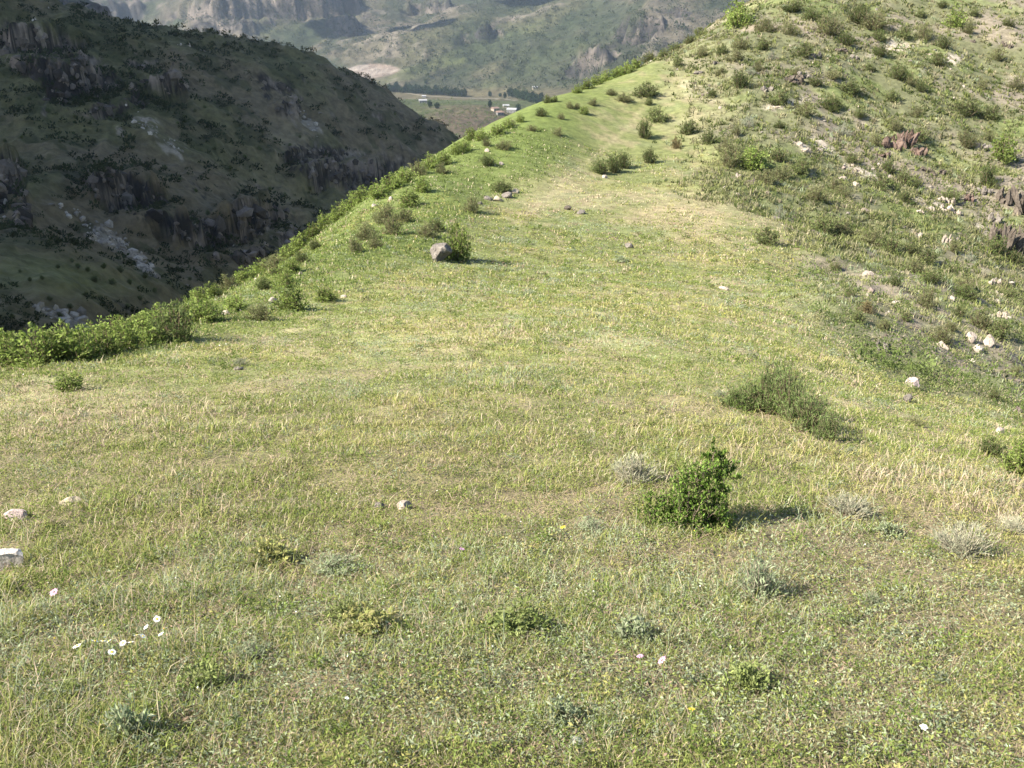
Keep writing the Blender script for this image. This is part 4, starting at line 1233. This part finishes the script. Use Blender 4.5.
# small mounds of herbs standing a little above the turf
for n, r0, r1, m in ((1300, 1.9, 14, 70), (1500, 14, 42, 34)):
    x, y, r = scatter(n, r0, r1); n = len(x)
    k = (hillness(x, y) < .6); x, y, r = x[k], y[k], r[k]; n = len(x)
    pal = np.array([[.105, .145, .035], [.14, .18, .05], [.24, .225, .08], [.21, .235, .15], [.13, .12, .06]])
    c = pal[rng.choice(5, n, p=[.34, .28, .14, .16, .08])] * rng.uniform(.85, 1.15, (n, 1))
    add_leaves(x, y, m, rng.uniform(.02, .055, n) * (1 + .03 * r), rng.uniform(.04, .11, n) * (1 + .012 * r), np.maximum(rng.uniform(.009, .02, n), .0021 * r), .4, c, r)
# tiny white and yellow flecks of bloom, too many to count
n = 900
x, y, r = scatter(n, 3, 40); n = len(x)
k = (hillness(x, y) < .5); x, y, r = x[k], y[k], r[k]; n = len(x)
c = np.where(rng.random((n, 1)) < .6, np.array([[.7, .7, .62]]), np.array([[.6, .5, .06]]))
add_leaves(x, y, 1, .01 + 0 * r, .09 + 0 * r, np.maximum(.007, .0011 * r), .9, c, r)
me = mesh_faces('ground_cover', np.concatenate(VV), np.concatenate(FF), np.concatenate(CC))
tag(link('ground_cover', me, GRASS), 'low leafy herbs and woolly mats between the grass', 'ground cover', kind='stuff')

# ------------------------------------------------------------------ scrub on the shaded mountain and the hill
SCR = {}
VV, FF, CC, off = [], [], [], 0


def scrub_clumps(P, W, m, c, lo=.2, hi=.42):
    """leafy mounds: m leaves each over a low dome"""
    global off
    n = len(P)
    a = rng.random((n, m)) * 6.28; q = np.sqrt(rng.random((n, m))); 
    loc = np.stack([np.cos(a) * q * .5, np.sin(a) * q * .5, (.75 * np.sqrt(1 - q * q * .9)) * rng.uniform(.35, 1, (n, m))], -1) * W[:, None, None]
    Pp = (P[:, None] + loc).reshape(-1, 3)
    D = (loc / W[:, None, None] + np.array([0, 0, .2])).reshape(-1, 3) + rng.normal(size=(n * m, 3)) * .5
    V, Fc = leaf_quads(Pp, D, np.repeat(W, m) * rng.uniform(lo, hi, n * m), .5)
    VV.append(V); FF.append(Fc + off); off += len(V)
    CC.append(np.repeat(np.repeat(c, m, 0) * rng.uniform(.7, 1.25, (n * m, 1)), 4, 0))


n = 20000
a = rng.uniform(R(-40), R(1), n); r = np.exp(rng.uniform(math.log(85), math.log(470), n))
x, y = r * np.sin(a), r * np.cos(a)
den = fbm(x, y, 40, 4, 129) * .45 + fbm(x, y, 11, 5, 123, .6) * .8
cl, sc = lm_masks(x, y, G_lm.h(x, y))
k = (den > rng.uniform(-.55, .65, n)) & (sc < .35) & (rng.random(n) > 1.5 * blob(*to_px(np.stack([x, y, G_lm.h(x, y)], -1)), 50, 275, 130, 26, 8))
x, y = x[k], y[k]; P = np.stack([x, y, G_lm.h(x, y)], 1); n = len(P)
big = np.argsort(-rng.random(n))
Wd = (rng.gamma(4, .36, n) + .7) * np.clip(np.hypot(x, y) / 300, .3, 1)
c = np.array([.024, .03, .012]) * rng.uniform(.75, 1.4, (n, 1)) * np.array([1, 1, 1])
scrub_clumps(P, Wd, 28, c)
# small cushions between the shrubs of the hill
n = 11000
x, y, r = scatter(n, 16, 125, 33); n = len(x)
k = (hillness(x, y) > .35 + .4 * rng.random(n)) & (fbm(x, y, 7, 3, 232) > rng.uniform(-.8, .6, n))
x, y = x[k], y[k]; n = len(x)
c = np.where(rng.random((n, 1)) < .6, np.array([[.075, .10, .03]]), np.array([[.12, .15, .05]])) * rng.uniform(.8, 1.2, (n, 1))
P = np.stack([x, y, G_rid.h(x, y) - .03], 1); Wd = rng.gamma(3, .085, n) + .12; r = np.hypot(x, y)
k = r < 62
scrub_clumps(P[k], Wd[k], 70, c[k], .07, .15)
scrub_clumps(P[~k], Wd[~k], 24, c[~k], .16, .32)
# dots on the brown hillock and lower slopes of the valley
n = 900
q = G_fm.hit(rng.uniform(400, 540, n), rng.uniform(100, 145, n)); q = q[~np.isnan(q[:, 0])]
scrub_clumps(q, rng.gamma(4, .6, len(q)) + 1.2, 14, np.tile([.06, .08, .03], (len(q), 1)))
q = G_fm.hit(rng.uniform(180, 740, 3000), rng.uniform(0, 92, 3000)); q = q[~np.isnan(q[:, 0])]
qx_, qy_ = to_px(q); q = q[~((qx_ > 335) & (qx_ < 406) & (qy_ > 60) & (qy_ < 82))]
scrub_clumps(q, rng.gamma(4, 1.7, len(q)) + 3, 12, np.tile([.03, .038, .018], (len(q), 1)))
me = mesh_faces('scrub', np.concatenate(VV), np.concatenate(FF), np.concatenate(CC))
tag(link('scrub', me, LEAF), 'low dark scrub dotted over the slopes', 'scrub', kind='stuff')

# the largest bushes on the shaded mountain, one by one
LMARK = [(160, 135, 'the white scree patch'), (110, 240, 'the long scree streak'), (210, 235, 'the lower cliff band'), (340, 165, 'the cliff above the gorge mouth'), (80, 75, 'the upper brown cliffs'), (330, 90, 'the shaded skyline'), (60, 270, 'the green hump at the gorge foot'), (200, 100, 'the shaded middle slope'), (430, 135, 'the end of the shaded skyline'), (30, 310, 'the grey rubble at the gorge bottom'), (20, 130, 'the smooth brown hump')]
pending.clear()
rr = random.Random(9)
BIG = [(78, 268, 10), (88, 271, 9), (72, 262, 8), (104, 268, 10), (120, 272, 12), (95, 282, 12), (112, 284, 11), (130, 284, 10), (145, 278, 10), (58, 268, 8), (42, 279, 8), (20, 272, 6), (30, 281, 8), (50, 300, 9), (70, 308, 10), (60, 317, 10), (28, 306, 9), (12, 318, 10), (85, 296, 9), (100, 300, 10), (140, 300, 9), (155, 292, 9), (128, 308, 9), (170, 283, 8), (182, 272, 8), (190, 280, 7),
       (22, 138, 6), (52, 128, 5), (60, 142, 5), (5, 142, 6), (85, 132, 7), (95, 142, 6), (75, 118, 7), (48, 112, 8), (30, 100, 7), (110, 120, 7), (185, 118, 7), (195, 112, 6), (205, 108, 6), (178, 124, 6), (215, 104, 6), (228, 116, 6), (240, 120, 6), (250, 128, 6), (262, 133, 6), (275, 140, 6), (290, 146, 6), (300, 138, 6), (260, 150, 7), (245, 158, 7), (230, 170, 7), (215, 150, 7), (300, 205, 8), (285, 196, 7), (270, 190, 7), (255, 182, 7), (310, 190, 7), (208, 215, 9), (196, 192, 7), (180, 180, 7), (165, 168, 7),
       (205, 35, 6), (215, 38, 5), (240, 44, 5), (190, 30, 6), (225, 45, 6), (160, 40, 6), (140, 48, 6), (265, 56, 5), (290, 66, 5), (315, 76, 5), (335, 90, 5), (355, 98, 5), (375, 106, 5), (395, 115, 5), (120, 40, 7), (100, 30, 7)]
for px, py, w in BIG:
    p = hit1(px, py, G_lm)
    if p is None: continue
    if hit1(px, py) is not None: continue
    d = float(p[1] * CP - p[2] * SP)
    o = K['dark'].put(p - np.array([0, 0, .1]), w * .75 * d / F, w * .6 * d / F)
    o['group'] = 'bushes on the shaded mountain'
    later(o, px, py, 'dark mountain bush', 'bush')
finish_labels(LMARK)

# ------------------------------------------------------------------ loose rubble: scree on the shaded mountain, stones on the hill
IV1, IF1 = ico(1)


def rubble(P, S, c):
    n = len(P); V = np.repeat(IV1[None], n, 0)
    for _ in range(5):
        nn = unit(rng.normal(size=(n, 1, 3))); V = V - np.maximum((V * nn).sum(-1, keepdims=True) - rng.uniform(.3, .75, (n, 1, 1)), 0) * nn
    V = V * (S[:, None, None] * rng.uniform(.5, 1.1, (n, 1, 3)))
    V = V + P[:, None]
    Fc = (IF1[None] + (np.arange(n) * len(IV1))[:, None, None]).reshape(-1, 3)
    return V.reshape(-1, 3), Fc, np.repeat(c, len(IV1), 0)


n = 60000
a = rng.uniform(R(-36), R(0), n); r = np.exp(rng.uniform(math.log(110), math.log(430), n))
x, y = r * np.sin(a), r * np.cos(a)
cl, sc = lm_masks(x, y, G_lm.h(x, y))
su, sv = x * .83 + y * .55, -x * .55 + y * .83
k = sc * 1.3 + .5 * fbm(su * .3, sv, 9, 4, 126, .65) > rng.uniform(.4, 1.2, n)
k |= (cl * .5 + .4 * fbm(x, y, 9, 3, 177) > rng.uniform(.45, 3.0, n))
x, y = x[k][:9000], y[k][:9000]; n = len(x)
r1 = rubble(np.stack([x, y, G_lm.h(x, y)], 1), rng.gamma(2.5, .18, n) + .2, np.array([[.27, .235, .19]]) * rng.uniform(.5, 1.35, (n, 1)))
n = 50000
a = rng.uniform(R(-36), R(0), n); r = np.exp(rng.uniform(math.log(110), math.log(430), n))
x, y = r * np.sin(a), r * np.cos(a)
hz_ = G_lm.h(x, y); dx_ = G_lm.h(x + 1.5, y) - hz_; dy_ = G_lm.h(x, y + 1.5) - hz_
cl, sc = lm_masks(x, y, hz_)
k = (cl + .3 * fbm(x, y, 14, 4, 128, .6) > .33) & (np.hypot(dx_, dy_) / 1.5 > rng.uniform(.7, 1.5, n))
x, y, hz_ = x[k][:3800], y[k][:3800], hz_[k][:3800]; n = len(x)
S_ = rng.gamma(3, .35, n) + .5
r3 = rubble(np.stack([x, y, hz_ - .25 * S_], 1), S_, np.array([[.10, .082, .066]]) * rng.uniform(.2, 1.6, (n, 1)))
n = 9000
x, y, r = scatter(n, 18, 120, 33); n = len(x)
ppx, ppy = seen_px(x, y, G_rid.h(x, y))
pale = np.zeros(n)
for b_ in [(800, 145, 26, 8, 25), (825, 150, 26, 8, 35), (860, 172, 45, 9, 20), (930, 200, 45, 10, 25), (780, 105, 45, 7, -10), (695, 90, 36, 10, 30), (760, 225, 22, 7, 10), (985, 235, 24, 14, 60), (925, 240, 26, 7, 30), (900, 145, 30, 14, 0), (800, 80, 30, 14, 0), (830, 50, 40, 20, 0), (1000, 300, 30, 20, 60)]:
    pale = np.maximum(pale, blob(ppx, ppy, *b_))
k = (hillness(x, y) > .5) & (pale + .3 * fbm(x, y, 4, 3, 178) + .12 > rng.uniform(.1, 1.5, n))
x, y = x[k][:2600], y[k][:2600]; n = len(x)
tone = np.array([[.30, .255, .21], [.22, .18, .15], [.16, .125, .105]])[rng.integers(0, 3, n)]
r2 = rubble(np.stack([x, y, G_rid.h(x, y)], 1), (rng.gamma(2, .045, n) + .05), tone * rng.uniform(.7, 1.2, (n, 1)))
me = mesh_faces('rubble', *cat([r1, r2, r3]))
tag(link('rubble', me, mat_ground('loose stone', 1.5, .3, .4, 6.0, .1)), 'loose pale scree and broken stones strewn over the slopes', 'rubble', kind='stuff')

# ------------------------------------------------------------------ the valley: trees, houses, road
def tree_mesh(H, W):
    seg = [(np.array([[0, 0, -.3], [.05, 0, H * .25], [0, .1, H * .7]]), np.array([.35, .28, .1]))]
    for k in range(5):
        a = k * 1.3; seg.append((np.array([[0, 0, H * (.2 + .08 * k)], [math.cos(a) * W * .15, math.sin(a) * W * .15, H * (.32 + .09 * k)], [math.cos(a) * W * .35, math.sin(a) * W * .35, H * (.4 + .1 * k)]]), np.array([.15, .1, .05])))
    tv, tf = tubes(seg, 5)
    n = 650
    u = rng.normal(size=(n, 3)); u = unit(u) * (rng.random((n, 1)) ** .33) * np.array([W * .5, W * .5, H * .42]) * (1 + .25 * rng.normal(size=(n, 1)))
    P = u + np.array([0, 0, H * .56])
    v, f = leaf_quads(P, rng.normal(size=(n, 3)), rng.uniform(1.2, 2.4, n), .7)
    c = np.array([.022, .036, .017]) * rng.uniform(.7, 1.4, (n, 1))
    mc = mesh_faces('crown', v, f, np.repeat(c, 4, 0)); mc.materials.append(LEAF)
    mt_ = mesh_faces('trunk', tv, tf, np.tile([.1, .08, .06], (len(tv), 1))); mt_.materials.append(WOOD)
    return mt_, mc


TM = [tree_mesh(13, 8), tree_mesh(11, 9), tree_mesh(15, 7)]
tp = []
for i in range(24):
    t = i / 23; tp.append((390 + 75 * t, 92 + 5.0 * t + random.uniform(-.3, .3), 'valley tree in the long dark row', i))
for i in range(12):
    t = i / 11; tp.append((510 + 31 * t, 97 + 8 * t + random.uniform(-.4, .4), 'valley tree in the short dark row by the ridge line', i))
pw = ['first', 'second', 'third', 'fourth', 'fifth', 'sixth', 'seventh', 'eighth', 'ninth', 'tenth', 'eleventh', 'twelfth', 'thirteenth', 'fourteenth', 'fifteenth', 'sixteenth', 'seventeenth', 'eighteenth', 'nineteenth', 'twentieth', 'twenty-first', 'twenty-second', 'twenty-third', 'twenty-fourth']
extra = [(490, 97, 'lone round tree beside the pale valley road'), (500, 97, 'second round tree beside the pale valley road'), (505, 99, 'third round tree beside the pale valley road, nearest the houses'), (430, 108, 'small tree below the white valley house'), (437, 109, 'small tree right of and below the white valley house'), (490, 108, 'dark tree left of the village houses'), (518, 112, 'dark tree right of the village houses'), (426, 84, 'dark tree on the slope above the long tree row'), (445, 80, 'small dark tree higher up the slope above the tree row')]
for j, (px, py, lab, i) in enumerate(tp):
    p = hit1(px, py, G_fm)
    if p is None: continue
    t = empty('valley_tree', p, random.random() * 6); a, b = TM[j % 3]; s = random.uniform(1.05, 1.4); t.scale = (s, s, s)
    link('trunk', a, parent=t); link('crown', b, parent=t)
    tag(t, f'{lab}, {pw[i]} from its left end', 'tree', 'trees in rows on the valley floor')
for j, (px, py, lab) in enumerate(extra):
    p = hit1(px, py, G_fm)
    if p is None: continue
    t = empty('valley_tree', p, random.random() * 6); a, b = TM[j % 3]; s = random.uniform(.6, .85); t.scale = (s, s, s)
    link('trunk', a, parent=t); link('crown', b, parent=t)
    tag(t, lab, 'tree', 'single trees on the valley floor')

WALLM = [mat_plain('white plaster', (.12, .115, .105), .8, .05, .5), mat_plain('tan plaster', (.2, .17, .13), .8, .05, .5)]
ROOFM = [mat_plain('grey sheet roof', (.2, .2, .2), .5, .08, .5), mat_plain('rusty roof', (.16, .11, .085), .7, .1, .5)]
PANE = mat_plain('dark window', (.04, .045, .05), .2, .05)


def boxm(name, x0, x1, y0, y1, z0, z1):
    V = np.array([(x, y, z) for x in (x0, x1) for y in (y0, y1) for z in (z0, z1)], float)
    Fq = np.array([(0, 1, 3, 2), (4, 6, 7, 5), (0, 4, 5, 1), (2, 3, 7, 6), (0, 2, 6, 4), (1, 5, 7, 3)])
    return mesh_faces(name, V, Fq[:, ::-1])


def house(px, py, L, D, Hh, wm, rm, rz, lab):
    p = hit1(px, py, G_fm)
    if p is None: return
    t = empty('house', p, rz)
    link('wall', boxm('wall', -L / 2, L / 2, -D / 2, D / 2, -1, Hh), wm, t)
    rise = D * .3; o = .5
    V = np.array([(-L / 2 - o, -D / 2 - o, Hh + .02), (L / 2 + o, -D / 2 - o, Hh + .02), (L / 2 + o, D / 2 + o, Hh + .02), (-L / 2 - o, D / 2 + o, Hh + .02), (-L / 2 - o, 0, Hh + rise), (L / 2 + o, 0, Hh + rise)], float)
    me = bpy.data.meshes.new('roof'); me.from_pydata(V.tolist(), [], [(0, 1, 5, 4), (2, 3, 4, 5), (0, 4, 3), (1, 2, 5), (3, 2, 1, 0)])
    link('roof', me, rm, t)
    k = max(2, int(L / 4))
    for i in range(k):
        cx = -L / 2 + L * (i + .5) / k
        link('window', boxm('window', cx - .6, cx + .6, -D / 2 - .06, -D / 2 + .1, 1.1, 2.5), PANE, t)
    tag(t, lab, 'house', 'houses on the valley floor')


house(423, 103, 12, 7, 4, WALLM[0], ROOFM[0], .2, 'white valley house alone below the long tree row')
house(512, 113, 13, 8, 4.5, WALLM[0], ROOFM[0], -.3, 'largest white house of the valley hamlet by the ridge line')
house(500, 115, 9, 7, 3.5, WALLM[0], ROOFM[1], .4, 'small house left of the largest white hamlet house')
house(506, 108, 9, 7, 3.5, WALLM[1], ROOFM[0], .1, 'tan hamlet house above the largest white one')
house(495, 111, 9, 7, 3.5, WALLM[1], ROOFM[1], .7, 'smallest rust-roofed hamlet house, furthest left')
house(535, 89, 10, 7, 3.5, WALLM[1], ROOFM[0], .2, 'tan house alone at the foot of the far slope')
house(424, 97.5, 8, 6, 3, WALLM[0], ROOFM[0], 0, 'tiny pale shed below the middle of the long tree row')

rp = G_fm.hit(np.array([404, 420, 440, 460, 480, 495, 506, 516], float), np.array([93, 95.5, 97, 98, 98.6, 98.8, 99.4, 101], float))
rp = rp[~np.isnan(rp[:, 0])]
t_ = np.linspace(0, len(rp) - 1, 90)
cx = np.interp(t_, range(len(rp)), rp[:, 0]); cy = np.interp(t_, range(len(rp)), rp[:, 1])
tx, ty = np.gradient(cx), np.gradient(cy); ll = np.hypot(tx, ty); nx, ny = -ty / ll, tx / ll
Vr = []
for s in (-4, 4):
    X, Y = cx + nx * s, cy + ny * s
    Vr.append(np.stack([X, Y, G_fm.h(X, Y) + .6], 1))
n = len(cx); V = np.concatenate(Vr)
Fq = np.array([(i, i + 1, n + i + 1, n + i) for i in range(n - 1)])
tag(link('road', mesh_faces('road', V, Fq), mat_plain('pale gravel road', (.095, .085, .06), .95, .1, .2)), 'pale gravel road crossing the valley floor', 'road', kind='structure')


# ------------------------------------------------------------------ light
SUN_EL, SUN_BACK = R(37), R(25)          # sun on the left, a little behind the viewer
sdir = np.array([-math.cos(SUN_EL) * math.cos(SUN_BACK), -math.cos(SUN_EL) * math.sin(SUN_BACK), math.sin(SUN_EL)])
sun_d = bpy.data.lights.new('sun', 'SUN'); sun_d.energy = 4.8; sun_d.angle = R(0.53); sun_d.color = (1.0, .94, .83)
sun = bpy.data.objects.new('sun', sun_d); COL.objects.link(sun)
sun.rotation_euler = Vector(sdir).to_track_quat('Z', 'Y').to_euler()
w = bpy.data.worlds.new('World'); scene.world = w; w.use_nodes = True
nt = w.node_tree; nt.nodes.clear()
sky = nt.nodes.new('ShaderNodeTexSky'); sky.sky_type = 'NISHITA'; sky.sun_disc = False
sky.sun_elevation = SUN_EL
sky.sun_rotation = math.atan2(sdir[0], sdir[1])
sky.altitude = 1200
bg = nt.nodes.new('ShaderNodeBackground'); bg.inputs['Strength'].default_value = 0.075
wo = nt.nodes.new('ShaderNodeOutputWorld')
nt.links.new(sky.outputs[0], bg.inputs[0]); nt.links.new(bg.outputs[0], wo.inputs[0])


# ---- clouds: they shade the mountain across the gorge and patches of the far range
def cloud_blobs(pts, rad, height, keep_lit, margin):
    out = []
    for p in pts:
        k = (height - p[2]) / sdir[2]
        q = p + sdir * k
        rr = rad * random.uniform(.8, 1.25)
        if keep_lit is not None:
            d = keep_lit - q
            t = d @ sdir
            dist = np.linalg.norm(d - t[:, None] * sdir, axis=1).min()
            rr = min(rr, dist - margin)
            if rr < rad * .22: continue
        out.append((q, rr))
    return out


lit = []
for px in range(-40, 1060, 20):
    for py in range(0, 768, 16):
        lit.append((px, py))
lit = np.array(lit, float)
lit_w = G_rid.hit(lit[:, 0], lit[:, 1]); lit_w = lit_w[~np.isnan(lit_w[:, 0])]
sh = np.array([(px, py) for px in range(-120, 480, 14) for py in range(-40, 400, 14)], float)
sh_w = G_lm.hit(sh[:, 0], sh[:, 1])
ridge_hit = G_rid.hit(sh[:, 0], sh[:, 1])
ok = ~np.isnan(sh_w[:, 0]) & np.isnan(ridge_hit[:, 0])
blobs = cloud_blobs(sh_w[ok][::2], 38, 620, lit_w, 4)
fs = np.array([(402, 28), (420, 26), (436, 24), (327, 22), (337, 29), (346, 27), (350, 10), (92, 4), (104, 6), (80, 2), (540, 2), (522, 2), (336, 34)], float)
fs_w = G_fm.hit(fs[:, 0], fs[:, 1]); fs_w = fs_w[~np.isnan(fs_w[:, 0])]
blobs += cloud_blobs(fs_w, 42, 900, None, 0)
IV, IF = ico(3)
VV, FF, off = [], [], 0
for q, rr in blobs:
    v = IV * np.array([rr, rr, rr * .75])
    n = fbm(v[:, 0] + q[0], v[:, 1] + v[:, 2] + q[1], rr * .9, 3, 7)
    v = v * (1 + .13 * n)[:, None] + q
    VV.append(v); FF.append(IF + off); off += len(v)
me = mesh_faces('clouds', np.concatenate(VV), np.concatenate(FF), smooth=True)
tag(link('clouds', me, mat_plain('cloud white', (.85, .86, .88), 1.0, .03, .01)), 'white cumulus clouds drifting over the gorge and far range', 'clouds', kind='stuff')

# ---- air
hm, hnt, hout = new_mat('haze air')
pv = hnt.nodes.new('ShaderNodeVolumePrincipled')
pv.inputs['Color'].default_value = (.66, .80, 1.0, 1)
pv.inputs['Density'].default_value = 0.000035
pv.inputs['Anisotropy'].default_value = 0.1
hnt.links.new(pv.outputs[0], hout.inputs['Volume'])
top = max(G_fm.z.max(), 30) + 40; bot = min(G_fm.z.min(), G_lm.z.min(), G_rid.z.min()) - 1
bx = np.array([(sx * 3600, yy, zz) for sx in (-1, 1) for yy in (-300, 4600) for zz in (bot, top)], float)
bf = np.array([(0, 1, 3, 2), (4, 6, 7, 5), (0, 4, 5, 1), (2, 3, 7, 6), (0, 2, 6, 4), (1, 5, 7, 3)])
hz = link('haze', mesh_faces('haze', bx, bf), hm)
tag(hz, 'thin blue haze filling the valley air', 'haze', kind='stuff')

# ------------------------------------------------------------------ render settings
scene.render.engine = 'CYCLES'
vs = scene.view_settings
vs.view_transform = 'Standard'; vs.look = 'None'; vs.gamma = 1.0; vs.exposure = 2.0
scene.cycles.use_denoising = True
scene.cycles.denoiser = 'OPENIMAGEDENOISE'
scene.cycles.denoising_input_passes = 'RGB_ALBEDO_NORMAL'
scene.cycles.denoising_prefilter = 'ACCURATE'
scene.cycles.max_bounces = 5
scene.cycles.diffuse_bounces = 3
scene.cycles.transmission_bounces = 3
scene.cycles.volume_bounces = 1
scene.cycles.transparent_max_bounces = 8
